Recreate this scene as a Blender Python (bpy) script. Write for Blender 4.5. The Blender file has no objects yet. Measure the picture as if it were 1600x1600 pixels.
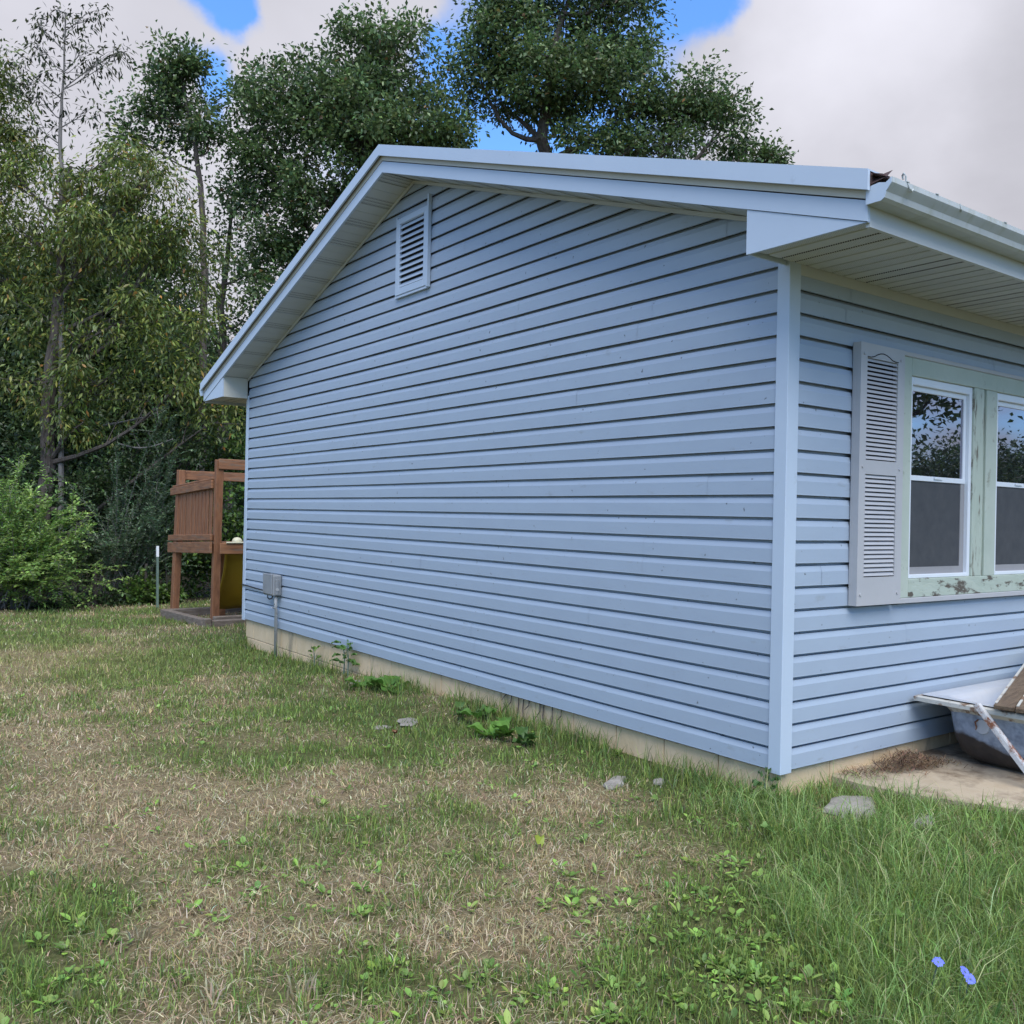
import bpy, math, random
import numpy as np
from mathutils import Vector, Matrix
random.seed(7); RNG = np.random.default_rng(11)
R = math.radians
scn = bpy.context.scene
COL = scn.collection

# ------------------------------------------------------------------ camera
FPX, YAW, PITCH, ROLL = 1444.9, R(36.219), R(0.212), R(1.202)
CAM = np.array([-3.788, -2.889, 1.2385])
_fw = np.array([math.sin(YAW)*math.cos(PITCH), math.cos(YAW)*math.cos(PITCH), math.sin(PITCH)])
_rt = np.array([math.cos(YAW), -math.sin(YAW), 0.0])
_up = np.cross(_rt, _fw)
cd = bpy.data.cameras.new('camera'); cam = bpy.data.objects.new('camera', cd); COL.objects.link(cam)
rc = _rt*math.cos(ROLL) + _up*math.sin(ROLL); uc = -_rt*math.sin(ROLL) + _up*math.cos(ROLL)
M = Matrix.Identity(4)
for i in range(3):
    M[i][0] = rc[i]; M[i][1] = uc[i]; M[i][2] = -_fw[i]; M[i][3] = CAM[i]
cam.matrix_world = M
cd.sensor_width = 36.0; cd.lens = FPX/1600*36.0; cd.clip_start = 0.05; cd.clip_end = 2000
scn.camera = cam

def raydir(px, py):
    a, b = px-800, py-800
    X = a*math.cos(ROLL)+b*math.sin(ROLL); Y = -a*math.sin(ROLL)+b*math.cos(ROLL)
    return _rt*X/FPX - _up*Y/FPX + _fw
def P(px, py, Z):                       # pixel direction followed out to camera depth Z
    return CAM + raydir(px, py)*Z
def onz(px, py, z):
    d = raydir(px, py); return CAM + d*(z-CAM[2])/d[2]

# ------------------------------------------------------------------ light
SUN_AZ, SUN_EL = R(205), R(58)           # azimuth from +Y towards +X
sdir = Vector((math.sin(SUN_AZ)*math.cos(SUN_EL), math.cos(SUN_AZ)*math.cos(SUN_EL), math.sin(SUN_EL)))
sl = bpy.data.lights.new('sun', 'SUN'); sl.energy = 1.5; sl.angle = R(55); sl.color = (1.0, 0.97, 0.92)
so = bpy.data.objects.new('sun', sl); COL.objects.link(so)
so.rotation_euler = sdir.to_track_quat('Z', 'Y').to_euler(); so.location = (20, 20, 20)

world = bpy.data.worlds.new('World'); scn.world = world; world.use_nodes = True
nt = world.node_tree; nt.nodes.clear()
def N(t, **k):
    n = nt.nodes.new(t)
    for a, v in k.items(): setattr(n, a, v)
    return n
def L(a, b): nt.links.new(a, b)
def MA(op, a, b=None, c=None, clamp=False):
    n = N('ShaderNodeMath', operation=op); n.use_clamp = clamp
    for i, v in enumerate((a, b, c)):
        if v is None: continue
        if isinstance(v, (int, float)): n.inputs[i].default_value = v
        else: L(v, n.inputs[i])
    return n.outputs[0]
sky = N('ShaderNodeTexSky', sky_type='NISHITA'); sky.sun_disc = False
sky.sun_elevation = SUN_EL; sky.sun_rotation = SUN_AZ; sky.air_density = 1.3; sky.dust_density = 0.4; sky.ozone_density = 2.2
tc = N('ShaderNodeTexCoord'); sep = N('ShaderNodeSeparateXYZ'); L(tc.outputs['Generated'], sep.inputs[0])
zz = MA('ADD', MA('MAXIMUM', sep.outputs[2], 0.0), 0.22)
cmb = N('ShaderNodeCombineXYZ'); L(MA('DIVIDE', sep.outputs[0], zz), cmb.inputs[0]); L(MA('DIVIDE', sep.outputs[1], zz), cmb.inputs[1])
nz = N('ShaderNodeTexNoise'); nz.inputs['Scale'].default_value = 1.15; nz.inputs['Detail'].default_value = 9; nz.inputs['Roughness'].default_value = 0.56
nz.inputs['Distortion'].default_value = 0.25
L(cmb.outputs[0], nz.inputs['Vector'])
wn = N('ShaderNodeTexNoise'); wn.inputs['Scale'].default_value = 9; wn.inputs['Detail'].default_value = 6; L(tc.outputs['Generated'], wn.inputs['Vector'])
wv = N('ShaderNodeVectorMath', operation='MULTIPLY_ADD'); L(wn.outputs['Color'], wv.inputs[0]); wv.inputs[1].default_value = (.17, .17, .17)
wsub = N('ShaderNodeVectorMath', operation='SUBTRACT'); L(tc.outputs['Generated'], wsub.inputs[0]); wsub.inputs[1].default_value = (.085, .085, .085); L(wsub.outputs[0], wv.inputs[2])
def blob(px, py, rad_px):
    d = raydir(px, py); d = d/np.linalg.norm(d)
    vd = N('ShaderNodeVectorMath', operation='DISTANCE'); L(wv.outputs[0], vd.inputs[0]); vd.inputs[1].default_value = tuple(d)
    r = rad_px/FPX
    mr = N('ShaderNodeMapRange', interpolation_type='SMOOTHSTEP'); L(vd.outputs['Value'], mr.inputs[0])
    mr.inputs[1].default_value = 0.0; mr.inputs[2].default_value = r; mr.inputs[3].default_value = 1.0; mr.inputs[4].default_value = 0.0
    return mr.outputs[0]
cov = nz.outputs['Fac']
for (x, y, r, k) in [(1060, -10, 120, -.60), (335, 115, 75, -.50), (400, -25, 80, -.55), (690, 55, 90, -.34), (800, 220, 150, -.46),
                     (1420, 160, 560, .40), (500, 50, 260, .26), (150, 150, 300, .34), (100, 330, 300, .3), (600, -20, 200, .2), (420, 430, 300, .4)]:
    cov = MA('MULTIPLY_ADD', blob(x, y, r), k, cov)
mask = N('ShaderNodeMapRange', interpolation_type='SMOOTHSTEP'); L(cov, mask.inputs[0])
mask.inputs[1].default_value = 0.38; mask.inputs[2].default_value = 0.68
nz2 = N('ShaderNodeTexNoise'); nz2.inputs['Scale'].default_value = 2.1; nz2.inputs['Detail'].default_value = 6; nz2.inputs['Roughness'].default_value = 0.5
L(cmb.outputs[0], nz2.inputs['Vector'])
shade = N('ShaderNodeMapRange'); L(nz2.outputs['Fac'], shade.inputs[0]); shade.inputs[1].default_value = .3; shade.inputs[2].default_value = .7
shade.inputs[3].default_value = 0.80; shade.inputs[4].default_value = 1.04
glow = MA('MULTIPLY_ADD', blob(300, 200, 700), 0.22, MA('MULTIPLY_ADD', blob(1345, 60, 330), 0.40, shade.outputs[0]))       # two brighter areas of the cloud cover
CLOUD = 2.2
ccol = N('ShaderNodeCombineXYZ')
for i, k in enumerate((0.97, 0.965, 1.07)): L(MA('MULTIPLY', glow, CLOUD*k), ccol.inputs[i])
skm = N('ShaderNodeVectorMath', operation='MULTIPLY'); L(sky.outputs[0], skm.inputs[0]); skm.inputs[1].default_value = (.42, .65, .97)
mix = N('ShaderNodeMix', data_type='RGBA'); L(mask.outputs[0], mix.inputs[0]); L(skm.outputs[0], mix.inputs[6]); L(ccol.outputs[0], mix.inputs[7])
bg = N('ShaderNodeBackground'); bg.inputs[1].default_value = 0.1; L(mix.outputs[2], bg.inputs[0])
wo = N('ShaderNodeOutputWorld'); L(bg.outputs[0], wo.inputs[0])

vs = scn.view_settings; vs.view_transform = 'Standard'; vs.look = 'None'; vs.gamma = 1.0; vs.use_curve_mapping = False
vs.exposure = 1.55
scn.render.engine = 'CYCLES'; scn.cycles.max_bounces = 5; scn.cycles.transparent_max_bounces = 6

# ------------------------------------------------------------------ helpers
def tag(o, label=None, cat=None, group=None, kind=None):
    if label: o['label'] = label
    if cat: o['category'] = cat
    if group: o['group'] = group
    if kind: o['kind'] = kind
    return o
def empty(name, loc=(0, 0, 0), parent=None):
    o = bpy.data.objects.new(name, None); COL.objects.link(o); o.location = loc; o.empty_display_size = .1
    if parent: o.parent = parent
    return o
class MB:
    def __init__(s): s.v = []; s.f = []
    def add(s, vs_, fs_):
        k = len(s.v); s.v += [tuple(map(float, q)) for q in vs_]; s.f += [tuple(i+k for i in f) for f in fs_]; return s
    def box(s, x0, x1, y0, y1, z0, z1):
        return s.add([(x0,y0,z0),(x1,y0,z0),(x1,y1,z0),(x0,y1,z0),(x0,y0,z1),(x1,y0,z1),(x1,y1,z1),(x0,y1,z1)],
                     [(0,3,2,1),(4,5,6,7),(0,1,5,4),(1,2,6,5),(2,3,7,6),(3,0,4,7)])
    def bar(s, a, b, w, h, up=(0, 0, 1)):         # rectangular beam between two points
        a, b = Vector(a), Vector(b); d = (b-a).normalized(); r = d.cross(Vector(up))
        if r.length < 1e-4: r = d.cross(Vector((0, 1, 0)))
        r.normalize(); u = r.cross(d); r *= w/2; u *= h/2
        return s.add([a-r-u, a+r-u, a+r+u, a-r+u, b-r-u, b+r-u, b+r+u, b-r+u],
                     [(0,3,2,1),(4,5,6,7),(0,1,5,4),(1,2,6,5),(2,3,7,6),(3,0,4,7)])
    def tube(s, pts, rad, n=6):
        pts = [Vector(p) for p in pts]; k = len(pts)
        if not hasattr(rad, '__len__'): rad = [rad]*k
        vs_ = []
        for i, p in enumerate(pts):
            d = (pts[min(i+1, k-1)]-pts[max(i-1, 0)]).normalized()
            a = d.cross(Vector((.31, .17, .93)) if abs(d.z) < .9 else Vector((1, 0, 0))).normalized(); b = d.cross(a)
            vs_ += [p + (a*math.cos(t*6.28318/n)+b*math.sin(t*6.28318/n))*rad[i] for t in range(n)]
        fs_ = [(i*n+j, i*n+(j+1) % n, (i+1)*n+(j+1) % n, (i+1)*n+j) for i in range(k-1) for j in range(n)]
        fs_ += [tuple(range(n))[::-1], tuple((k-1)*n+j for j in range(n))]
        return s.add(vs_, fs_)
    def prism(s, poly, axis, a, b):               # polygon (2-D in the other two axes) extruded along an axis
        def mk(q, t): return {0: (t, q[0], q[1]), 1: (q[0], t, q[1]), 2: (q[0], q[1], t)}[axis]
        n = len(poly)
        return s.add([mk(q, a) for q in poly]+[mk(q, b) for q in poly],
                     [tuple(range(n))[::-1], tuple(range(n, 2*n))]+[(i, (i+1) % n, n+(i+1) % n, n+i) for i in range(n)])
    def build(s, name, mat, parent=None, smooth=False, bevel=0):
        me = bpy.data.meshes.new(name); me.from_pydata(s.v, [], s.f)
        import bmesh
        bm = bmesh.new(); bm.from_mesh(me); bmesh.ops.recalc_face_normals(bm, faces=bm.faces)
        if bevel: bmesh.ops.bevel(bm, geom=list(bm.edges), offset=bevel, segments=1, affect='EDGES', clamp_overlap=True)
        bm.to_mesh(me); bm.free()
        if smooth: me.polygons.foreach_set('use_smooth', [True]*len(me.polygons))
        me.materials.append(mat); o = bpy.data.objects.new(name, me); COL.objects.link(o)
        if parent: o.parent = parent
        return o
def npmesh(name, verts, tris, cols, mat, parent=None, quads=None):
    me = bpy.data.meshes.new(name)
    nt_, nq = len(tris), 0 if quads is None else len(quads)
    me.vertices.add(len(verts)); me.vertices.foreach_set('co', np.asarray(verts, np.float32).ravel())
    li = np.asarray(tris, np.int32).ravel(); st = np.arange(nt_)*3
    if nq: li = np.concatenate([li, np.asarray(quads, np.int32).ravel()]); st = np.concatenate([st, nt_*3+np.arange(nq)*4])
    me.loops.add(len(li)); me.loops.foreach_set('vertex_index', li)
    me.polygons.add(nt_+nq); me.polygons.foreach_set('loop_start', st.astype(np.int32))
    me.update(calc_edges=True); me.validate()
    if cols is not None:
        at = me.attributes.new('tint', 'FLOAT_COLOR', 'POINT')
        c4 = np.ones((len(verts), 4), np.float32); c4[:, :3] = cols; at.data.foreach_set('color', c4.ravel())
    me.materials.append(mat); o = bpy.data.objects.new(name, me); COL.objects.link(o)
    if parent: o.parent = parent
    return o
_lat = RNG.random((256, 256))
def vnoise(x, y, s, o=0):
    x = np.asarray(x)*s+17.3*o+1000; y = np.asarray(y)*s+9.1*o+1000
    xi = np.floor(x).astype(int); yi = np.floor(y).astype(int); fx = x-xi; fy = y-yi
    fx = fx*fx*(3-2*fx); fy = fy*fy*(3-2*fy)
    g = lambda a, b: _lat[a % 256, b % 256]
    return (g(xi, yi)*(1-fx)+g(xi+1, yi)*fx)*(1-fy)+(g(xi, yi+1)*(1-fx)+g(xi+1, yi+1)*fx)*fy

# ------------------------------------------------------------------ materials
def newmat(name):
    m = bpy.data.materials.new(name); m.use_nodes = True; n = m.node_tree; b = n.nodes['Principled BSDF']; return m, n, b
def nmat(name, c1, c2=None, rough=.6, scale=4., stretch=(1, 1, 1), bump=0., bscale=None, detail=5, spec=.5, c3=None, c3scale=2., c3lo=.6, c3hi=.7, contrast=(.3, .7)):
    """two-tone noise colour, optional third tone in blotches, optional bump; object-independent world coordinates"""
    m, n, b = newmat(name); b.inputs['Roughness'].default_value = rough; b.inputs['Specular IOR Level'].default_value = spec
    ge = n.nodes.new('ShaderNodeNewGeometry'); mp = n.nodes.new('ShaderNodeMapping'); mp.inputs['Scale'].default_value = stretch
    n.links.new(ge.outputs['Position'], mp.inputs['Vector'])
    tx = n.nodes.new('ShaderNodeTexNoise'); tx.inputs['Scale'].default_value = scale; tx.inputs['Detail'].default_value = detail; tx.inputs['Roughness'].default_value = .6
    n.links.new(mp.outputs[0], tx.inputs['Vector'])
    cr = n.nodes.new('ShaderNodeValToRGB'); cr.color_ramp.elements[0].position = contrast[0]; cr.color_ramp.elements[1].position = contrast[1]
    cr.color_ramp.elements[0].color = (*c1, 1); cr.color_ramp.elements[1].color = (*(c2 or c1), 1)
    n.links.new(tx.outputs['Fac'], cr.inputs[0]); out = cr.outputs[0]
    if c3:
        t2 = n.nodes.new('ShaderNodeTexNoise'); t2.inputs['Scale'].default_value = c3scale; t2.inputs['Detail'].default_value = 7; t2.inputs['Roughness'].default_value = .65
        n.links.new(mp.outputs[0], t2.inputs['Vector'])
        mr = n.nodes.new('ShaderNodeMapRange'); mr.inputs[1].default_value = c3lo; mr.inputs[2].default_value = c3hi
        n.links.new(t2.outputs['Fac'], mr.inputs[0])
        mx = n.nodes.new('ShaderNodeMix'); mx.data_type = 'RGBA'; n.links.new(mr.outputs[0], mx.inputs[0]); n.links.new(out, mx.inputs[6]); mx.inputs[7].default_value = (*c3, 1); out = mx.outputs[2]
    n.links.new(out, b.inputs['Base Color'])
    if bump:
        t3 = n.nodes.new('ShaderNodeTexNoise'); t3.inputs['Scale'].default_value = bscale or scale*3; t3.inputs['Detail'].default_value = 6
        n.links.new(mp.outputs[0], t3.inputs['Vector'])
        bp = n.nodes.new('ShaderNodeBump'); bp.inputs['Strength'].default_value = bump; bp.inputs['Distance'].default_value = .01
        n.links.new(t3.outputs['Fac'], bp.inputs['Height']); n.links.new(bp.outputs[0], b.inputs['Normal'])
    return m
def leafmat(name, trans=.3, rough=.42, gain=1.0):
    m, n, b = newmat(name); at = n.nodes.new('ShaderNodeAttribute'); at.attribute_name = 'tint'
    b.inputs['Roughness'].default_value = rough; b.inputs['Specular IOR Level'].default_value = .5
    n.links.new(at.outputs['Color'], b.inputs['Base Color'])
    tr = n.nodes.new('ShaderNodeBsdfTranslucent'); n.links.new(at.outputs['Color'], tr.inputs['Color'])
    mx = n.nodes.new('ShaderNodeMixShader'); mx.inputs[0].default_value = trans
    n.links.new(b.outputs[0], mx.inputs[1]); n.links.new(tr.outputs[0], mx.inputs[2]); n.links.new(mx.outputs[0], n.nodes['Material Output'].inputs[0])
    return m
m_siding = nmat('vinyl_siding', (.335, .40, .48), (.355, .425, .505), rough=.42, scale=3, stretch=(1, 1, 3), bump=.05, bscale=60, c3=(.24, .26, .26), c3scale=5, c3lo=.62, c3hi=.86)
def specks(m, sc=26, lo=.70, hi=.74, col=(.07, .07, .065)):
    n = m.node_tree; b = n.nodes['Principled BSDF']; src = b.inputs['Base Color'].links[0].from_socket
    ge = n.nodes.new('ShaderNodeNewGeometry'); t = n.nodes.new('ShaderNodeTexNoise'); t.inputs['Scale'].default_value = sc; t.inputs['Detail'].default_value = 3; n.links.new(ge.outputs['Position'], t.inputs['Vector'])
    mr = n.nodes.new('ShaderNodeMapRange'); n.links.new(t.outputs['Fac'], mr.inputs[0]); mr.inputs[1].default_value = lo; mr.inputs[2].default_value = hi; mr.inputs[4].default_value = .75
    mx = n.nodes.new('ShaderNodeMix'); mx.data_type = 'RGBA'; n.links.new(mr.outputs[0], mx.inputs[0]); n.links.new(src, mx.inputs[6]); mx.inputs[7].default_value = (*col, 1); n.links.new(mx.outputs[2], b.inputs['Base Color'])
specks(m_siding)
m_trim = nmat('white_trim', (.46, .54, .63), (.49, .57, .66), rough=.38, scale=2, c3=(.30, .34, .36), c3scale=6, c3lo=.66, c3hi=.85)
m_cream = nmat('cream_trim', (.52, .51, .43), (.58, .56, .48), rough=.5, scale=4)
m_soffit = nmat('soffit_vinyl', (.47, .49, .48), (.52, .54, .52), rough=.5, scale=2)
m_gutter = nmat('gutter_paint', (.42, .45, .44), (.48, .51, .50), rough=.45, scale=3, c3=(.33, .35, .28), c3scale=7, c3lo=.52, c3hi=.74, stretch=(2, 1, .6))
m_shutter = nmat('shutter_vinyl', (.42, .42, .425), (.46, .455, .46), rough=.5, scale=5, bump=.04, bscale=90)
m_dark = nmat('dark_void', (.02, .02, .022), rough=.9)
m_found = nmat('parged_block', (.60, .455, .27), (.70, .545, .35), rough=.9, scale=5, bump=.5, bscale=50, c3=(.22, .19, .14), c3scale=4, c3lo=.56, c3hi=.72, stretch=(1, 1, .45))
m_mortar = nmat('mortar', (.33, .30, .25), (.40, .37, .31), rough=.95, scale=12)
m_shingle = nmat('shingle', (.05, .03, .028), (.09, .05, .045), rough=.95, scale=60, bump=.6)
m_green = nmat('green_paint', (.40, .455, .38), (.46, .505, .43), rough=.7, scale=4, c3=(.24, .25, .19), c3scale=9, c3lo=.60, c3hi=.70, bump=.2, bscale=22)
m_peel = nmat('peeling_green_paint', (.38, .44, .36), (.45, .50, .42), rough=.75, scale=5, stretch=(1, 1, 2.6), c3=(.10, .085, .065), c3scale=6, c3lo=.535, c3hi=.60, bump=.4, bscale=18)
m_peelv = nmat('peeling_green_mullion', (.38, .44, .36), (.45, .50, .42), rough=.75, scale=5, stretch=(3.2, 1, .55), c3=(.13, .11, .08), c3scale=8, c3lo=.54, c3hi=.62, bump=.4, bscale=18)
m_vinylw = nmat('window_vinyl', (.70, .74, .78), (.74, .77, .80), rough=.35, scale=3)
m_screenframe = nmat('screen_frame', (.27, .265, .27), (.31, .30, .30), rough=.5, scale=5)
m_screen = nmat('insect_screen', (.045, .047, .052), (.065, .066, .07), rough=.6, scale=14)
m_boxgrey = nmat('utility_grey', (.22, .23, .24), (.27, .28, .28), rough=.55, scale=8, c3=(.15, .14, .12), c3scale=9)
m_conduit = nmat('conduit_pvc', (.36, .36, .35), (.42, .42, .40), rough=.55, scale=8, c3=(.2, .18, .15), c3scale=14)
m_black = nmat('black_cable', (.015, .015, .016), rough=.5)
m_wood = nmat('stained_timber', (.15, .062, .028), (.31, .14, .064), rough=.75, scale=5, stretch=(5, 5, .9), bump=.35, bscale=24, c3=(.10, .075, .055), c3scale=5, c3lo=.55, c3hi=.75)
m_woodh = nmat('stained_timber_rail', (.14, .06, .028), (.31, .145, .066), rough=.75, scale=5, stretch=(1, .8, 7), bump=.35, bscale=24, c3=(.15, .12, .09), c3scale=4, c3lo=.52, c3hi=.72)
m_greywood = nmat('weathered_timber', (.11, .085, .065), (.21, .175, .14), rough=.9, scale=5, stretch=(1.5, 1.5, 8), bump=.4, bscale=20, c3=(.07, .05, .04), c3scale=6)
m_slide = nmat('yellow_plastic', (.33, .21, .012), (.40, .255, .016), rough=.45, scale=2)
m_rope = nmat('pale_plastic', (.6, .58, .4), (.65, .62, .45), rough=.5)
m_post_g = nmat('green_post_paint', (.10, .15, .12), (.14, .19, .15), rough=.6, scale=9)
m_white = nmat('white_paint', (.72, .74, .74), (.78, .79, .79), rough=.5, scale=9)
m_bark = nmat('bark', (.045, .035, .028), (.12, .10, .085), rough=.95, scale=9, stretch=(3, 3, .7), bump=.8, bscale=14)
m_bark_pale = nmat('pale_bark', (.12, .11, .10), (.22, .20, .18), rough=.95, scale=9, stretch=(3, 3, .7), bump=.6, bscale=14)
m_concrete = nmat('concrete_slab', (.36, .29, .20), (.46, .385, .28), rough=.95, scale=4, bump=.5, bscale=60, c3=(.17, .125, .08), c3scale=4, c3lo=.48, c3hi=.66)
m_stone = nmat('pale_stone', (.19, .175, .15), (.31, .285, .245), rough=.9, scale=10, bump=.8, bscale=25, c3=(.16, .15, .13), c3scale=6)
m_enamel = nmat('white_enamel', (.47, .49, .53), (.55, .57, .60), rough=.25, scale=3, c3=(.45, .42, .36), c3scale=5, c3lo=.6, c3hi=.8)
m_rimpaint = nmat('rusty_rim', (.44, .44, .40), (.52, .51, .47), rough=.5, scale=8, c3=(.17, .10, .06), c3scale=11, c3lo=.53, c3hi=.62, bump=.3)
m_rustbar = nmat('rusty_white_bar', (.45, .46, .47), (.52, .52, .52), rough=.5, scale=8, c3=(.20, .08, .04), c3scale=9, c3lo=.47, c3hi=.55, bump=.3)
m_oldboard = nmat('old_brown_board', (.075, .05, .032), (.16, .115, .075), rough=.85, scale=9, stretch=(1, 6, 6), bump=.5, bscale=25, c3=(.28, .24, .19), c3scale=4, c3lo=.62, c3hi=.72)
m_leaf = leafmat('tree_leaf', .36); m_grass = leafmat('grass_blade', .38, .6); m_weed = leafmat('weed_leaf', .3, .5)
m_flower = nmat('chicory_blue', (.11, .14, .75), (.16, .20, .85), rough=.6, scale=30)
m_litter = leafmat('dry_litter', .1, .8)

def glassmat():
    m, n, b = newmat('window_glass'); n.nodes.remove(b)
    d = n.nodes.new('ShaderNodeBsdfDiffuse'); d.inputs[0].default_value = (.012, .013, .015, 1)
    g = n.nodes.new('ShaderNodeBsdfGlossy'); g.inputs['Roughness'].default_value = .01; g.inputs[0].default_value = (.86, .84, 1, 1)
    fr = n.nodes.new('ShaderNodeFresnel'); fr.inputs[0].default_value = 4.5
    ge = n.nodes.new('ShaderNodeNewGeometry'); tx = n.nodes.new('ShaderNodeTexNoise'); tx.inputs['Scale'].default_value = 2.2
    n.links.new(ge.outputs['Position'], tx.inputs['Vector'])
    bp = n.nodes.new('ShaderNodeBump'); bp.inputs['Strength'].default_value = .03; bp.inputs['Distance'].default_value = .02
    n.links.new(tx.outputs['Fac'], bp.inputs['Height']); n.links.new(bp.outputs[0], g.inputs['Normal'])
    mx = n.nodes.new('ShaderNodeMixShader'); n.links.new(fr.outputs[0], mx.inputs[0]); n.links.new(d.outputs[0], mx.inputs[1]); n.links.new(g.outputs[0], mx.inputs[2])
    n.links.new(mx.outputs[0], n.nodes['Material Output'].inputs[0]); return m
m_glass = glassmat()

def soffitmat():
    """vinyl soffit whose centre strip is perforated with rows of small holes"""
    m = m_soffit.copy(); m.name = 'perforated_soffit'; n = m.node_tree; b = n.nodes['Principled BSDF']
    src = b.inputs['Base Color'].links[0].from_socket
    ge = n.nodes.new('ShaderNodeNewGeometry'); vo = n.nodes.new('ShaderNodeTexVoronoi'); vo.inputs['Scale'].default_value = 80; vo.inputs['Randomness'].default_value = 0
    n.links.new(ge.outputs['Position'], vo.inputs['Vector'])
    lt = n.nodes.new('ShaderNodeMath'); lt.operation = 'LESS_THAN'; lt.inputs[1].default_value = .36; n.links.new(vo.outputs['Distance'], lt.inputs[0])
    mx = n.nodes.new('ShaderNodeMix'); mx.data_type = 'RGBA'; n.links.new(lt.outputs[0], mx.inputs[0]); n.links.new(src, mx.inputs[6]); mx.inputs[7].default_value = (.03, .03, .03, 1)
    n.links.new(mx.outputs[2], b.inputs['Base Color']); return m
m_perf = soffitmat()

def tubmat():
    m, n, b = newmat('tub_shell'); b.inputs['Roughness'].default_value = .5
    ge = n.nodes.new('ShaderNodeNewGeometry'); sp = n.nodes.new('ShaderNodeSeparateXYZ'); n.links.new(ge.outputs['Position'], sp.inputs[0])
    t1 = n.nodes.new('ShaderNodeTexNoise'); t1.inputs['Scale'].default_value = 9; t1.inputs['Detail'].default_value = 8; n.links.new(ge.outputs['Position'], t1.inputs['Vector'])
    ma = n.nodes.new('ShaderNodeMath'); ma.operation = 'MULTIPLY_ADD'; n.links.new(t1.outputs['Fac'], ma.inputs[0]); ma.inputs[1].default_value = .10; n.links.new(sp.outputs[2], ma.inputs[2])
    mb_ = n.nodes.new('ShaderNodeMath'); mb_.operation = 'MULTIPLY_ADD'; n.links.new(sp.outputs[1], mb_.inputs[0]); mb_.inputs[1].default_value = -.22; n.links.new(ma.outputs[0], mb_.inputs[2])
    mr = n.nodes.new('ShaderNodeMapRange'); n.links.new(mb_.outputs[0], mr.inputs[0]); mr.inputs[1].default_value = .185; mr.inputs[2].default_value = .205
    t2 = n.nodes.new('ShaderNodeTexNoise'); t2.inputs['Scale'].default_value = 22; t2.inputs['Detail'].default_value = 6; n.links.new(ge.outputs['Position'], t2.inputs['Vector'])
    c1 = n.nodes.new('ShaderNodeValToRGB'); c1.color_ramp.elements[0].color = (.16, .20, .27, 1); c1.color_ramp.elements[1].color = (.34, .40, .50, 1); n.links.new(t2.outputs['Fac'], c1.inputs[0])
    c1.color_ramp.elements[0].position = .3; c1.color_ramp.elements[1].position = .6
    c2 = n.nodes.new('ShaderNodeValToRGB'); c2.color_ramp.elements[0].color = (.018, .017, .018, 1); c2.color_ramp.elements[1].color = (.075, .06, .055, 1); n.links.new(t2.outputs['Fac'], c2.inputs[0])
    mx = n.nodes.new('ShaderNodeMix'); mx.data_type = 'RGBA'; n.links.new(mr.outputs[0], mx.inputs[0]); n.links.new(c2.outputs[0], mx.inputs[6]); n.links.new(c1.outputs[0], mx.inputs[7])
    n.links.new(mx.outputs[2], b.inputs['Base Color'])
    bp = n.nodes.new('ShaderNodeBump'); bp.inputs['Strength'].default_value = .4; bp.inputs['Distance'].default_value = .01; n.links.new(t2.outputs['Fac'], bp.inputs['Height']); n.links.new(bp.outputs[0], b.inputs['Normal'])
    return m
m_tub = tubmat()

def groundmat():
    m, n, b = newmat('lawn_soil'); b.inputs['Roughness'].default_value = 1.0; b.inputs['Specular IOR Level'].default_value = .1
    at = n.nodes.new('ShaderNodeAttribute'); at.attribute_name = 'tint'
    ge = n.nodes.new('ShaderNodeNewGeometry'); t = n.nodes.new('ShaderNodeTexNoise'); t.inputs['Scale'].default_value = 35; t.inputs['Detail'].default_value = 8; t.inputs['Roughness'].default_value = .7
    n.links.new(ge.outputs['Position'], t.inputs['Vector'])
    mr = n.nodes.new('ShaderNodeMapRange'); n.links.new(t.outputs['Fac'], mr.inputs[0]); mr.inputs[1].default_value = .3; mr.inputs[2].default_value = .7; mr.inputs[3].default_value = .45; mr.inputs[4].default_value = 1.5
    vm = n.nodes.new('ShaderNodeVectorMath'); vm.operation = 'SCALE'; n.links.new(at.outputs['Color'], vm.inputs[0]); n.links.new(mr.outputs[0], vm.inputs['Scale'])
    n.links.new(vm.outputs[0], b.inputs['Base Color'])
    bp = n.nodes.new('ShaderNodeBump'); bp.inputs['Strength'].default_value = .8; bp.inputs['Distance'].default_value = .02; n.links.new(t.outputs['Fac'], bp.inputs['Height']); n.links.new(bp.outputs[0], b.inputs['Normal'])
    return m
m_ground = groundmat()

# ------------------------------------------------------------------ ground
def G(x, y):
    x = np.asarray(x, float); y = np.asarray(y, float)
    z = -.145 - .0225*np.clip(y, -.5, 16) - .004*np.clip(-x, 0, 8)
    z = z + (vnoise(x, y, 1.3)-.5)*.035 + (vnoise(x, y, 5, 2)-.5)*.018
    z = z + .05*np.exp(-((x+.1)**2/.06+(y-3.0)**2/.5))          # loose soil banked against the blocks
    return z
def g1(x, y): return float(G(x, y))
DRYC = [(700, 1290, 150, 60), (930, 1320, 150, 70), (420, 1270, 140, 50), (230, 1310, 160, 60), (1060, 1370, 80, 60), (700, 1490, 200, 70), (300, 1480, 160, 60),
        (150, 1240, 150, 40), (860, 1260, 90, 30), (540, 1420, 120, 60), (100, 1140, 160, 30), (80, 1030, 180, 25), (420, 1130, 90, 25)]
GRNC = [(1050, 1500, 120, 70), (1180, 1530, 110, 80), (930, 1570, 120, 50), (620, 1560, 90, 40), (900, 1420, 80, 30), (560, 1450, 60, 30), (380, 1370, 70, 40), (100, 1570, 120, 40),
        (450, 1060, 100, 40), (600, 1110, 110, 40), (850, 1190, 130, 35), (330, 990, 150, 25), (300, 1190, 90, 25), (640, 1190, 80, 30), (160, 1430, 70, 40), (1060, 1215, 120, 30)]
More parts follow.
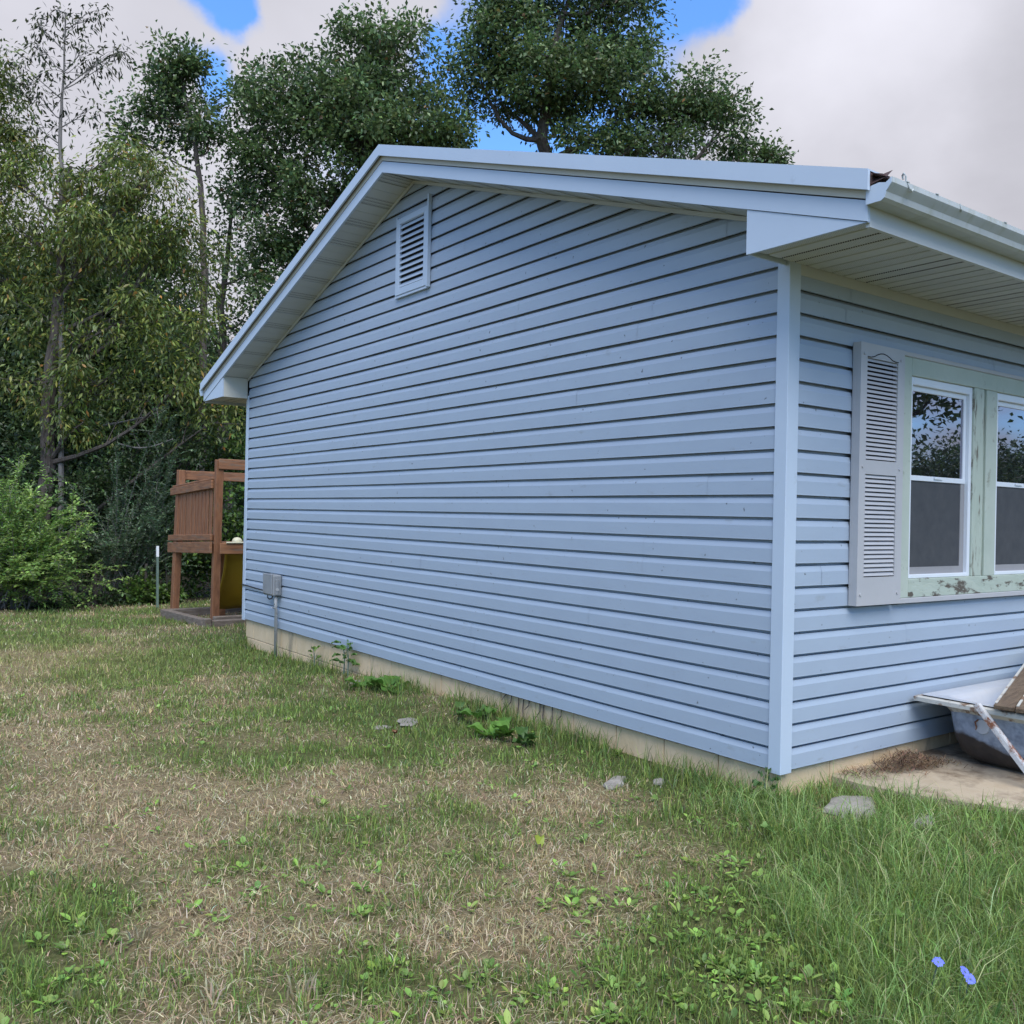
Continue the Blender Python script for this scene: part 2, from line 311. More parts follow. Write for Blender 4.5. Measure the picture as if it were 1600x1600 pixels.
def gfield(lst, x, y):
    s = np.zeros(np.shape(x))
    for (px, py, rx, ry) in lst:
        c = onz(px, py, -.2); a = onz(px+rx, py, -.2)-c; b_ = onz(px, py+ry, -.2)-c; b2 = onz(px, py-ry, -.2)-c
        A = np.array([[a[0], b_[0]], [a[1], b_[1]]]); Bm = np.array([[a[0], -b2[0]], [a[1], -b2[1]]])
        A = .5*(A+Bm); I = np.linalg.inv(A)
        dx, dy = x-c[0], y-c[1]; u = I[0, 0]*dx+I[0, 1]*dy; v = I[1, 0]*dx+I[1, 1]*dy
        s = s+np.exp(-(u*u+v*v))
    return s
def dryness(x, y):
    n = .55*vnoise(x, y, 1.1, 3)+.45*vnoise(x, y, 3.7, 4)
    return np.clip((n-.5)*2.3+.44+.42*gfield(DRYC, x, y)-.55*gfield(GRNC, x, y), 0, 1)
def tallness(x, y):
    s = ((x+.22)*1.75-(y-.33)*1.42)/2.25
    s = s+(vnoise(x, y, 2.6, 5)-.5)*.45
    return np.clip(s/.22+.3, 0, 1)*np.where((x > -.3) & (y > .12), .35, 1)*np.where((x > -.1) & (y > -1.5-.2*x), .75, 1)

ax = np.concatenate([[-600, -300, -150, -80, -50, -35, -25, -18, -13, -10, -8], np.arange(-7, 6.01, .14), [7, 8.5, 10, 13, 17, 22, 30, 45, 70, 120, 250, 600]])
ay = np.concatenate([[-600, -300, -150, -80, -50, -30, -20, -14, -10, -7, -5], np.arange(-4, 17.01, .16), [18, 20, 23, 27, 33, 42, 60, 100, 200, 400, 600]])
gx, gy = np.meshgrid(ax, ay, indexing='ij'); gz = G(gx, gy)
nx, ny = gx.shape; idx = np.arange(nx*ny).reshape(nx, ny)
q = np.stack([idx[:-1, :-1], idx[1:, :-1], idx[1:, 1:], idx[:-1, 1:]], -1).reshape(-1, 4)
dr = dryness(gx, gy).ravel()[:, None]
gc = np.array([.085, .095, .035])*(1-dr)+np.array([.21, .165, .095])*dr
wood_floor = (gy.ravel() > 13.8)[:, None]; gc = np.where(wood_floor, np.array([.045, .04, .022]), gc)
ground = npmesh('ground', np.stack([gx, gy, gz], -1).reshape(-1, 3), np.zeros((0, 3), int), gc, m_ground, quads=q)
tag(ground, kind='structure')
ground.data.polygons.foreach_set('use_smooth', [True]*len(ground.data.polygons))

# concrete slab along the front wall
sb = MB()
xs = [.47, .52, .62, .75, .9, 1.2, 1.6, 2.2, 3, 4.4]; fy = [-.14, -.36, -.58, -.82, -.95, -1.06, -1.1, -1.12, -1.12, -1.12]
sb.prism([(x, y) for x, y in zip(xs, fy)]+[(4.4, .04), (.47, .04)], 2, -.30, -.085)
slab = sb.build('slab', m_concrete, bevel=.012); tag(slab, kind='structure')

# ------------------------------------------------------------------ house
CW = .1143; WID = 7.46; RIDGE = 3.73; SL = .335; OVX = .301; OVY = .618; XE = 8.4
HZ = 2.52                                   # soffit height
def rake(y): return 3.959 - SL*abs(y-RIDGE)   # underside of the rake soffit at the wall
house = empty('house', (0, 0, 0))
tag(house, 'single-storey house with pale blue-grey vinyl siding and low gable roof', 'house')

# walls (sheathing) ---------------------------------------------------------
gw = MB().prism([(0.03, -.02), (WID-.03, -.02), (WID-.03, rake(WID)+.04), (RIDGE, rake(RIDGE)+.06), (.03, rake(0)+.04)], 0, .042, .12).build('gable_wall', m_dark, house)
fwm = MB()
fwm.box(.12, 1.05, .042, .12, -.02, HZ+.2); fwm.box(2.75, XE, .042, .12, -.02, HZ+.2); fwm.box(1.05, 2.75, .042, .12, -.02, .92); fwm.box(1.05, 2.75, .042, .12, 2.08, HZ+.2)
fw_ = fwm.build('front_wall', m_dark, house)
MB().box(.12, XE, WID-.12, WID-.02, -.02, HZ+.2).build('back_wall', m_siding, house)
MB().prism([(0.03, -.02), (WID-.03, -.02), (WID-.03, rake(WID)+.04), (RIDGE, rake(RIDGE)+.06), (.03, rake(0)+.04)], 0, XE-.1, XE).build('end_wall', m_siding, house)

PROF = [(.013, .0005), (.0, .0), (.0005, .006), (.0015, .070), (.0085, .0900), (.0110, .0985), (.0340, .0995), (.0340, .1200)]
def siding(parent, plane, u0f, u1f, n, dd, seed, smin=None):
    """one vinyl course piece: dutch-lap profile swept along the wall; ends may follow the roof slope"""
    rr = random.Random(seed); ph = rr.random()*6.28; am = rr.uniform(.0003, .0012); ph2 = rr.random()*6.28
    L_ = u1f(n*CW)-u0f(n*CW); seg = max(2, int(L_/.55)); vs_ = []
    for i in range(seg+1):
        t = i/seg
        for (d, h) in PROF:
            z = n*CW+h; u = u0f(z)*(1-t)+u1f(z)*t
            w = am*math.sin(u*2.1+ph)+.0005*math.sin(u*5.3+ph2)
            dpt = d+dd+.0009*math.sin(u*3.1+ph2)
            vs_.append((dpt, u, z+w) if plane == 'g' else (u, dpt, z+w))
    k = len(PROF); fs_ = [(i*k+j, i*k+j+1, (i+1)*k+j+1, (i+1)*k+j) for i in range(seg) for j in range(k-1)]
    return MB().add(vs_, fs_).build('siding_panel', m_siding, parent)
rs = random.Random(3)
def glo(z): return max(.055, RIDGE-(3.972-z)/SL) if z > 2.4 else .055
def ghi(z): return min(WID-.055, RIDGE+(3.972-z)/SL) if z > 2.4 else WID-.055
offs = [0, 2.3, 1.1, 3.0, .6, 1.8]
for n in range(35):
    z = n*CW
    if ghi(z+.001)-glo(z+.001) < .06: continue
    a, b = glo(z), ghi(z); cuts = []; s = a + .4 + offs[(n//2) % 6]+rs.uniform(-.1, .1)
    while s < b-.4: cuts.append(s); s += 3.66
    # the gable vent interrupts the courses it covers
    e = [None]+cuts+[None]
    for i in range(len(e)-1):
        u0 = glo if e[i] is None else (lambda zz_, v=e[i]: v-.012)
        u1 = ghi if e[i+1] is None else (lambda zz_, v=e[i+1]: v+.012)
        siding(gw, 'g', u0, u1, n, .0 if (i % 2 == 0) else -.0011, n*10+i)
for n in range(23):
    a, b = .06, XE; holes = [(a, b)]
    if 8 <= n <= 18: holes = [(a, 1.0), (2.80, b)]
    for hi_, (p, q_) in enumerate(holes):
        cuts = []; s = p+.32+offs[(n//2+2) % 6]+rs.uniform(-.15, .15)
        while s < q_-.3: cuts.append(s); s += 3.66
        e = [p]+cuts+[q_]
        for i in range(len(e)-1):
            siding(fw_, 'f', lambda zz_, v=e[i]: v-(.012 if v not in (p,) else 0), lambda zz_, v=e[i+1]: v+.012, n, .0 if i % 2 == 0 else -.0011, 1000+n*10+hi_*4+i)

# corner posts ---------------------------------------------------------------
def corner_post(y0, sgn):
    L_ = [(-.006, 0), (.083, 0), (.083, .012), (.004, .012), (.004, .075), (-.006, .075)]
    poly = [(x, y0+sgn*(y-.006)) for x, y in L_]
    return MB().prism(poly, 2, -.016, HZ+.02).build('corner_post', m_trim, house, bevel=.002)
corner_post(0, 1); corner_post(WID, -1)
MB().box(.083, XE, -.004, .012, HZ-.05, HZ+.02).build('frieze_trim', m_soffit, house)

# foundation of parged blocks -------------------------------------------------
fm = MB().box(.045, .2, .2, WID-.045, -.55, -.012).box(.045, XE-.05, .045, .2, -.55, -.012)
fnd = fm.build('foundation', m_mortar, house)
def blockmesh(lx, ly):
    o = MB().box(0, lx, 0, ly, -.194, 0).build('concrete_block', m_found, fnd, bevel=.004); return o
gb = None; hx = .398
for row in range(2):
    y = .03 + (0 if row == 0 else -.2)
    while y < WID-.06:
        y0, y1 = max(y, .03), min(y+hx-.006, WID-.04)
        if y1-y0 > .08:
            o = blockmesh(.03, y1-y0); o.location = (.031+rs.uniform(0, .002), y0, -.0135-.2*row)
        y += hx
    x = .062 + (0 if row == 0 else -.2)
    while x < 4.2:
        x0, x1 = max(x, .062), x+hx-.006
        o = blockmesh(x1-x0, .03); o.location = (x0, .031+rs.uniform(0, .002), -.0135-.2*row); x += hx

# roof -----------------------------------------------------------------------
XR = -.332
def roofline(y): return 4.181-SL*abs(y-RIDGE)
yF, yB = -.640, WID+.640
rf = MB()
rf.prism([(yF, roofline(yF)-.07), (RIDGE, roofline(RIDGE)-.07), (yB, roofline(yB)-.07), (yB, roofline(yB)-.012), (RIDGE, roofline(RIDGE)-.012), (yF, roofline(yF)-.012)], 0, XR+.012, XE+.3)
roof = rf.build('roof', m_shingle, house)
sh = MB()                       # shingle skirt past the eave
for s_, y_ in ((-1, yF), (1, yB)):
    y2 = y_+s_*.045
    sh.prism([(y_-s_*.4, roofline(y_-s_*.4)-.010), (y2, roofline(y2)-.010), (y2, roofline(y2)-.022), (y_-s_*.4, roofline(y_-s_*.4)-.0125)], 0, XR+.03, XE+.28)
sh.build('shingle_edge', m_shingle, roof)
rng2 = random.Random(5); lf = MB()   # curled shingle corner at the open end of the gutter
lf.add([(-.318, -.64, 2.655), (-.30, -.705, 2.675), (-.25, -.70, 2.715), (-.27, -.635, 2.70), (-.318, -.645, 2.70)], [(0, 1, 2, 3), (1, 4, 3, 2)])
lf.build('curled_shingle', m_shingle, roof)
for s_ in (-1, 1):             # metal rake edge
    yA = RIDGE; yE = yF if s_ < 0 else yB
    poly = [(yA, roofline(yA)-.088), (yE, roofline(yE)-.088), (yE, roofline(yE)), (yA, roofline(yA))]
    MB().prism(poly, 0, XR-.006, XR+.010).build('drip_edge', m_trim, roof)
    top = [(yA, roofline(yA)-.006), (yE, roofline(yE)-.006), (yE, roofline(yE)+.001), (yA, roofline(yA)+.001)]
    MB().prism(top, 0, XR+.011, XR+.09).build('drip_edge', m_trim, roof)
def fbot(y): return 3.966-SL*abs(y-RIDGE)
for s_ in (-1, 1):
    yE = -OVY if s_ < 0 else WID+OVY; yA = RIDGE
    MB().prism([(yA, fbot(yA)), (yE, fbot(yE)), (yE, fbot(yE)+.088), (yA, fbot(yA)+.088)], 0, -OVX, -OVX+.02).build('rake_fascia', m_trim, house)
    MB().prism([(yA, fbot(yA)+.0945), (yE, fbot(yE)+.0945), (yE, fbot(yE)+.150), (yA, fbot(yA)+.150)], 0, -OVX-.002, -OVX+.024).build('rake_backer', m_cream, house)
    MB().prism([(yA, fbot(yA)+.0885), (yE, fbot(yE)+.0885), (yE, fbot(yE)+.094), (yA, fbot(yA)+.094)], 0, -OVX+.006, -OVX+.02).build('fascia_gap', m_dark, house)
# rake soffit in narrow panels, each with its own slight step
for s_ in (-1, 1):
    rso = MB().prism([(RIDGE, fbot(RIDGE)+.03), (RIDGE+s_*4.34, fbot(RIDGE+s_*4.34)+.03), (RIDGE+s_*4.34, fbot(RIDGE+s_*4.34)+.05), (RIDGE, fbot(RIDGE)+.05)], 0, -.28, .02).build('rake_soffit', m_soffit, house)
    d = .01
    while d < 3.72:
        y0 = RIDGE+s_*d; y1 = RIDGE+s_*(d+.0985); k = int(d/.1) % 3
        e = .0 if k else .003
        p_ = [(y0, fbot(y0)+.004+e), (y1, fbot(y1)+.004+e), (y1, fbot(y1)+.018), (y0, fbot(y0)+.018)]
        MB().prism(p_, 0, -OVX+.021, .003).build('soffit_panel', m_perf if k == 0 else m_soffit, rso); d += .1016
    # channel where soffit meets wall
    ya, yb = RIDGE, RIDGE+s_*3.69
    MB().prism([(ya, fbot(ya)-.022), (yb, fbot(yb)-.022), (yb, fbot(yb)+.003), (ya, fbot(ya)+.003)], 0, -.014, -.004).build('soffit_channel', m_soffit, house)
# eave returns (boxed triangular ends)
for s_ in (-1, 1):
    c_ = 0 if s_ < 0 else WID
    yi = c_-s_*.028; yo = c_+s_*OVY; zb = HZ-.012
    yx = RIDGE+s_*(3.966-zb)/SL
    yx = max(yx, yo) if s_ < 0 else min(yx, yo)
    poly = [(yi, zb), (yx, zb), (yx, fbot(yx)-.003), (yi, fbot(yi)-.003)]
    MB().prism(poly, 0, -OVX+.005, -OVX+.0195).build('eave_return', m_trim, house)
    MB().box(-OVX+.020, -.007, min(yi, yi+s_*.012), max(yi, yi+s_*.012), zb+.001, fbot(yi)+.02).build('return_side', m_cream if s_ > 0 else m_trim, house)
# level eave soffits
for s_ in (-1, 1):
    c_ = 0 if s_ < 0 else WID; ya, yb = sorted((c_-s_*.003, c_+s_*OVY))
    eso = MB().box(-OVX+.021, XE, ya+(.022 if s_ < 0 else 0), yb-(.022 if s_ > 0 else 0), HZ+.016, HZ+.03).build('eave_soffit', m_soffit, house)
    x = -OVX+.021; i = 0
    while x < (4.6 if s_ < 0 else .3):
        k = i % 3; w = .0985
        pr = [(x, HZ+.014), (x+.004, HZ+.001), (x+w-.012, HZ+.001), (x+w-.002, HZ+.010), (x+w+.0030, HZ+.010), (x+w+.0030, HZ+.014)]
        y_a = ya+.022 if s_ < 0 else c_+.02; 
        MB().prism(pr, 1, y_a, yb-.022 if s_ > 0 else -.008).build('soffit_panel', m_perf if k != 1 else m_soffit, eso); x += .1016; i += 1
    yo = c_+s_*OVY; y1, y2 = sorted((yo-s_*.0, yo-s_*.02))
    MB().box(-OVX+.0205, XE, y1, y2, HZ-.030, roofline(yo)-.072).build('eave_fascia', m_soffit, house)
    # gutter
    pr = [(0, 0), (.070, 0), (.086, .010), (.092, .034), (.112, .058), (.118, .066), (.118, .088), (.106, .088), (.106, .080), (.112, .078), (.108, .066), (.086, .038), (.080, .014), (.066, .006), (.005, .006), (.005, .09), (0, .09)]
    gy0 = yo+s_*.001; gz0 = HZ+.055
    gpoly = [(gy0+s_*a, gz0+b_) for a, b_ in pr]
    gu = MB().prism(gpoly, 0, -OVX-.012, XE+.2).build('gutter', m_gutter, house)
    cap = [(0, 0), (.070, 0), (.086, .010), (.092, .034), (.112, .058), (.116, .066), (.116, .086), (.09, .070), (.06, .078), (0, .07)]
    MB().prism([(gy0+s_*a, gz0+b_) for a, b_ in cap], 0, -OVX-.016, -OVX-.0125).build('end_cap', m_trim, gu)
    if s_ < 0:
        for hx_ in (-.21, .02, .62, 1.2, 1.8):
            MB().box(hx_, hx_+.02, gy0-.122, gy0-.002, gz0+.0885, gz0+.092).build('hanger', m_gutter, gu)
        MB().tube([(-.20, gy0-.11, gz0+.09), (-.205, gy0-.112, gz0+.115), (-.20, gy0-.10, gz0+.132), (-.19, gy0-.088, gz0+.128), (-.188, gy0-.09, gz0+.112)], .0045, 6).build('hanger_hook', m_gutter, gu)
        MB().tube([(-.20, gy0-.1185, gz0+.085), (-.19, gy0-.123, gz0+.062), (-.175, gy0-.123, gz0+.055), (-.165, gy0-.121, gz0+.066)], .004, 6).build('hanger_hook', m_gutter, gu)
        MB().tube([(.22, gy0-.1185, gz0+.089), (.225, gy0-.121, gz0+.065), (.235, gy0-.119, gz0+.06)], .004, 6).build('hanger_hook', m_gutter, gu)

# gable vent -------------------------------------------------------------------
vy0, vy1, vz0, vz1 = 3.465, 3.965, 3.055, 3.695
vent = MB().box(-.030, -.002, vy0, vy0+.055, vz0, vz1).box(-.030, -.002, vy1-.055, vy1, vz0, vz1).box(-.030, -.002, vy0+.055, vy1-.055, vz0, vz0+.06).box(-.030, -.002, vy0+.055, vy1-.055, vz1-.05, vz1).build('gable_vent', m_trim, house, bevel=.004)
MB().box(-.003, .004, vy0+.05, vy1-.05, vz0+.05, vz1-.04).build('vent_back', m_dark, vent)
for i in range(11):
    z = vz0+.075+i*.0485
    MB().add([(-.026, vy0+.055, z-.012), (-.026, vy1-.055, z-.012), (-.026, vy1-.055, z-.006), (-.026, vy0+.055, z-.006), (-.004, vy0+.055, z+.020), (-.004, vy1-.055, z+.020), (-.004, vy1-.055, z+.026), (-.004, vy0+.055, z+.026)],
             [(0,1,2,3),(4,7,6,5),(0,4,5,1),(3,2,6,7),(0,3,7,4),(1,5,6,2)]).build('louvre_slat', m_trim, vent)
MB().box(-.034, -.004, vy0-.022, vy0-.002, vz0-.012, vz1+.085).build('vent_channel', m_trim, vent)
MB().box(-.024, -.004, vy0-.002, vy1+.016, vz0-.02, vz0-.002).build('vent_channel', m_trim, vent)
MB().box(-.024, -.004, vy1+.002, vy1+.016, vz0-.0015, vz1+.02).build('vent_channel', m_trim, vent)

# windows ----------------------------------------------------------------------
casing = MB()
fx0, fx1, fz0, fz1 = .984, 2.815, .824, 2.170
def cbox(name, x0, x1, z0, z1, d0=-.030, d1=.03, mat=None): return MB().box(x0, x1, d0, d1, z0, z1).build(name, mat or m_green, csg, bevel=.003)
csg = MB().box(fx0, fx0+.082, -.028, .03, fz0, fz1).build('window_casing', m_green, house, bevel=.003)
cbox('casing_board', fx1-.082, fx1, fz0, fz1, -.028)
cbox('casing_board', fx0+.0825, fx1-.0825, fz1-.100, fz1, -.029)
cbox('casing_board', fx0+.0825, fx1-.0825, fz0, fz0+.105, -.029, mat=m_peel)
cbox('mullion_board', 1.752, 1.868, fz0+.1055, fz1-.1005, -.027, mat=m_peelv); cbox('mullion_board', 1.8685, 1.905, fz0+.1055, fz1-.1005, -.012, mat=m_peelv); cbox('mullion_board', 1.9055, 2.036, fz0+.1055, fz1-.1005, -.026)
for (a, b_, c_, d_) in ((fx0-.022, fx1+.022, fz1+.0005, fz1+.026), (fx0-.022, fx1+.022, fz0-.030, fz0-.0005), (fx0-.022, fx0-.0005, fz0, fz1), (fx1+.0005, fx1+.022, fz0, fz1)):
    MB().box(a, b_, -.034, .0, c_, d_).build('window_channel', m_shutter, csg, bevel=.003)
def window(x0):
    x1 = x0+.684; z0, z1 = .930, 2.069
    w = MB().box(x0, x0+.030, -.016, .05, z0, z1).box(x1-.030, x1, -.016, .05, z0, z1).box(x0+.03, x1-.03, -.016, .05, z1-.045, z1).box(x0+.03, x1-.03, -.016, .05, z0, z0+.022).build('window', m_vinylw, house, bevel=.003)
    def sash(a, b_, d0):
        return MB().box(x0+.031, x0+.058, d0, d0+.025, a, b_).box(x1-.058, x1-.031, d0, d0+.025, a, b_).box(x0+.058, x1-.058, d0, d0+.025, b_-.03, b_).box(x0+.058, x1-.058, d0, d0+.025, a, a+.03).build('sash', m_vinylw, w, bevel=.002)
    s1 = sash(1.485, z1-.046, .004); s2 = sash(z0+.0225, 1.484, .030)
    MB().box(x0+.057, x1-.057, .012, .016, 1.513, z1-.074).build('pane', m_glass, w)
    MB().box(x0+.057, x1-.057, .040, .044, z0+.05, 1.456).build('pane', m_glass, w)
    sf = MB().box(x0+.0305, x0+.05, .008, .018, z0+.023, 1.484).box(x1-.075, x1-.0305, .008, .018, z0+.023, 1.484).box(x0+.05, x1-.075, .008, .018, z0+.023, z0+.062).build('screen_frame', m_screenframe, w)
    MB().box(x0+.045, x1-.07, .012, .014, z0+.06, 1.482).build('insect_screen', m_screen, w)
    MB().box((x0+x1)/2-.045, (x0+x1)/2+.045, -.004, .0035, 1.500, 1.512).build('sash_lock', m_vinylw, w)
window(1.067); window(2.038)

# shutters ---------------------------------------------------------------------
def shutter(x0):
    x1 = x0+.405; z0, z1 = .800, 2.190; yo, yi = -.052, -.020
    s = MB().box(x0, x0+.058, yo, yi, z0, z1).box(x1-.058, x1, yo, yi, z0, z1).box(x0+.058, x1-.058, yo, yi, z0, z0+.150).box(x0+.058, x1-.058, yo, yi, 1.497, 1.572)
    # arched head rail
    n = 10; bot = [(x0+.058+(x1-x0-.116)*i/n, 2.105+.030*max(0, math.cos((i/n-.5)*math.pi*1.5))) for i in range(n+1)]
    s.box(x0+.058, x1-.058, yo, yi, 2.113, z1)
    s.box(x0-.001, x0+.004, yi, -.004, z0, z1)
    sh_ = s.build('shutter', m_shutter, house)
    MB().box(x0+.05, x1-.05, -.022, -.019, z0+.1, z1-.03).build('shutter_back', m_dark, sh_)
    MB().tube([(a, yo-.001, b_+.012) for a, b_ in bot], .0028, 5).build('arch_groove', m_dark, sh_)
    def slats(a, b_, m):
        p = (b_-a)/m
        for i in range(m):
            z = a+i*p
            MB().add([(x0+.0585, yo+.002, z+.0050), (x1-.0585, yo+.002, z+.0050), (x1-.0585, yo+.010, z+p*.90), (x0+.0585, yo+.010, z+p*.90), (x0+.0585, yi-.003, z+p*1.1), (x1-.0585, yi-.003, z+p*1.1), (x1-.0585, yi-.003, z+p*.9), (x0+.0585, yi-.003, z+p*.9)],
                     [(0,1,2,3),(3,2,5,4),(4,5,6,7),(7,6,1,0),(0,3,4,7),(1,6,5,2)]).build('louvre_slat', m_shutter, sh_)
    slats(1.573, 2.112, 23); slats(.951, 1.496, 23)
    for xx in (x0+.03, x1-.03):
        for zz_ in (.86, 1.535, 2.13):
            MB().tube([(xx, yo-.005, zz_), (xx, yo+.001, zz_)], .008, 8).build('screw_cap', m_shutter, sh_)
shutter(.538); shutter(2.86)

# ------------------------------------------------------------------ utility box on the gable wall
ub = empty('utility_box', (-.06, 6.45, .35)); tag(ub, 'small grey utility box with conduit and black cable on the gable siding', 'utility box')
def rel(o, root):
    o.matrix_parent_inverse = Matrix.Translation(-root.location); return o
rel(MB().box(-.10, -.003, 6.32, 6.585, .345, .565).build('box_body', m_boxgrey, ub, bevel=.012), ub)
rel(MB().box(-.113, -.1005, 6.33, 6.575, .36, .575).build('box_lid', m_boxgrey, ub, bevel=.008), ub)
rel(MB().box(-.075, -.045, 6.300, 6.3195, .36, .52).build('hasp', m_boxgrey, ub, bevel=.003), ub)
rel(MB().tube([(-.06, 6.294, .415), (-.06, 6.3195, .415)], .016, 10).build('lock_knob', m_conduit, ub), ub)
rel(MB().tube([(-.05, 6.36, .344), (-.05, 6.36, .22), (-.04, 6.37, .20), (-.035, 6.37, -.33)], .017, 10).build('conduit', m_conduit, ub, smooth=True), ub)
rel(MB().tube([(-.05, 6.36, .344), (-.052, 6.355, .30), (-.058, 6.36, .25)], .011, 6).build('sealant', m_black, ub), ub)
rel(MB().tube([(-.05, 6.365, .21), (-.09, 6.33, .225), (-.12, 6.29, .235)], .006, 6).build('conduit_tie', m_conduit, ub), ub)
rel(MB().tube([(-.012, 7.46, .385), (-.02, 7.30, .385), (-.02, 7.05, .375), (-.03, 6.8, .372), (-.035, 6.6, .372)], .008, 6).build('cable', m_black, ub), ub)
rel(MB().tube([(-.06, 6.56, .345), (-.065, 6.55, .315), (-.065, 6.5, .30), (-.06, 6.44, .315), (-.06, 6.42, .345)], .007, 6).build('cable_loop', m_black, ub), ub)

# ------------------------------------------------------------------ bathtub
tub = empty('bathtub', (1.9, -.41, -.085)); tag(tub, 'old steel bathtub with rusty white rim on the slab against the front wall', 'bathtub')
def rring(x0, x1, y0, y1, z, r, n=5):
    pts = []
    for (cx, cy, a0) in ((x1-r, y1-r, 0), (x0+r, y1-r, 90), (x0+r, y0+r, 180), (x1-r, y0+r, 270)):
        for i in range(n+1):
            a = R(a0+90*i/n); pts.append((cx+r*math.cos(a), cy+r*math.sin(a), z))
    return pts
def loft(rings, cap0=False, cap1=False):
    b = MB(); n = len(rings[0]); vs_ = [p for r_ in rings for p in r_]
    fs_ = [(i*n+j, i*n+(j+1) % n, (i+1)*n+(j+1) % n, (i+1)*n+j) for i in range(len(rings)-1) for j in range(n)]
    if cap0: fs_.append(tuple(range(n)))
    if cap1: fs_.append(tuple((len(rings)-1)*n+j for j in range(n)))
    return b.add(vs_, fs_)
X0, X1, Y0, Y1, ZR = 1.143, 2.66, -.79, -.022, .270
rel(loft([rring(X0+.20, X1-.22, Y0+.20, Y1-.26, .02, .10), rring(X0+.07, X1-.07, Y0+.07, Y1-.10, ZR-.03, .09), rring(X0+.055, X1-.055, Y0+.055, Y1-.085, ZR+.001, .09),
          rring(X0+.012, X1-.012, Y0+.012, Y1-.012, ZR+.002, .012), rring(X0, X1, Y0, Y1, ZR-.004, .012), rring(X0, X1, Y0, Y1, ZR-.026, .012), rring(X0+.014, X1-.014, Y0+.014, Y1-.014, ZR-.024, .012)]).build('rim', m_rimpaint, tub), tub)
rel(loft([rring(X0+.26, X1-.32, Y0+.22, Y1-.30, -.03, .10), rring(X0+.19, X1-.24, Y0+.15, Y1-.24, .02, .11), rring(X0+.115, X1-.13, Y0+.085, Y1-.165, ZR-.02, .10), rring(X0+.095, X1-.105, Y0+.066, Y1-.14, ZR+.002, .09), rring(X0+.085, X1-.09, Y0+.06, Y1-.13, ZR+.008, .085), rring(X0+.03, X1-.03, Y0+.03, Y1-.03, ZR+.009, .03)], cap0=True).build('basin', m_enamel, tub, smooth=True), tub)
rel(loft([rring(X0+.28, X1-.3, -.62, -.26, -.083, .12), rring(X0+.21, X1-.22, -.68, -.205, -.07, .13), rring(X0+.155, X1-.17, -.715, -.18, -.025, .12), rring(X0+.115, X1-.13, -.73, -.168, .06, .10), rring(X0+.09, X1-.1, -.735, -.16, .20, .09), rring(X0+.085, X1-.09, -.735, -.155, ZR-.0245, .09)], cap0=True).build('shell', m_tub, tub, smooth=True), tub)
rel(MB().tube([(X0+.086, -.372, .150), (X0+.125, -.372, .150)], .038, 18).build('overflow_hole', m_enamel, tub), tub)
rel(MB().tube([(X0+.090, -.350, .185), (X0+.074, -.340, .172), (X0+.078, -.345, .150), (X0+.090, -.338, .128)], .005, 6).build('overflow_clip', m_rustbar, tub), tub)
bar = empty('metal_bar', (1.1, -.41, -.085)); tag(bar, 'rusty white metal angle bar leaning on the bathtub rim', 'metal bar')
rel(MB().bar((1.125, -.405, .292), (1.085, -.77, -.085), .008, .028, up=(1, 0, 0)).build('web', m_rustbar, bar), bar)
rel(MB().bar((1.110, -.393, .288), (1.070, -.758, -.089), .024, .006, up=(1, 0, 0)).build('flange', m_rustbar, bar), bar)
for j, (oy, lab) in enumerate(((0, 'weathered brown plank across the bathtub, nearer the wall'), (-.105, 'weathered brown plank across the bathtub, farther from the wall'))):
    bd = MB().bar((1.105+.012*j, -.545+oy, .295), (2.55, -.16+oy, .520+.01*j), .098, .024).build('plank', m_oldboard, bevel=.003)
    tag(bd, lab, 'plank', 'planks on the bathtub')
    MB().bar((1.12+.012*j, -.545+oy+.0485, .3125), (2.5, -.175+oy+.0485, .530), .012, .006).build('paint_edge', m_rimpaint, bd)

# ------------------------------------------------------------------ playset
pz = -.40
ps = empty('playset', (.9, 10.9, pz)); tag(ps, 'reddish-brown wooden playset tower with slatted railing behind the house', 'playset')
def pb(name, a, b_, w, h, mat=m_wood, up=(0, 0, 1)): return rel(MB().bar(a, b_, w, h, up).build(name, mat, ps, bevel=.006), ps)
yN, yFar = 9.93, 11.72; xa = .53; xb = 2.1
pb('post', (xa+.03, yN+.16, pz-.1), (xa-.02, yN-.05, 1.925), .10, .10, up=(1, 0, 0))
pb('post', (xa-.06, yFar-.02, pz-.1), (xa-.02, yFar-.10, 1.83), .14, .10, up=(1, 0, 0))
pb('post', (xa+.42, yN+1.0, pz-.1), (xa+.36, yN+.90, .66), .09, .09, up=(1, 0, 0))
pb('post', (xb, yN+.1, pz-.1), (xb, yN-.05, 1.9), .10, .10, up=(1, 0, 0)); pb('post', (xb, yFar, pz-.1), (xb, yFar-.1, 1.83), .10, .10, up=(1, 0, 0))
pb('top_rail', (xa-.045, yN-.095, 1.865), (xb+.1, yN-.095, 1.865), .04, .145, m_woodh); pb('top_rail', (xa+.02, yFar-.10, 1.755), (xb+.1, yFar-.10, 1.755), .04, .14, m_woodh)
pb('guard_rail', (xa-.085, yFar+.17, 1.495), (xa-.085, yN+.02, 1.585), .038, .115, m_woodh)
pb('guard_rail_cap', (xa-.03, yFar+.15, 1.575), (xa-.03, yN+.03, 1.665), .10, .03, m_woodh)
pb('guard_rail', (xa-.085, yFar+.24, .775), (xa-.085, yN+.02, .845), .038, .09, m_woodh)
pb('deck_beam', (xa-.087, yFar+.25, .625), (xa-.087, yN+.02, .70), .038, .155, m_woodh)
pb('deck_beam', (xa+.02, yN-.03, .69), (xb+.1, yN-.03, .69), .04, .15, m_woodh); pb('deck_beam', (xa, yFar+.0, .63), (xb, yFar+.0, .63), .04, .15, m_woodh)
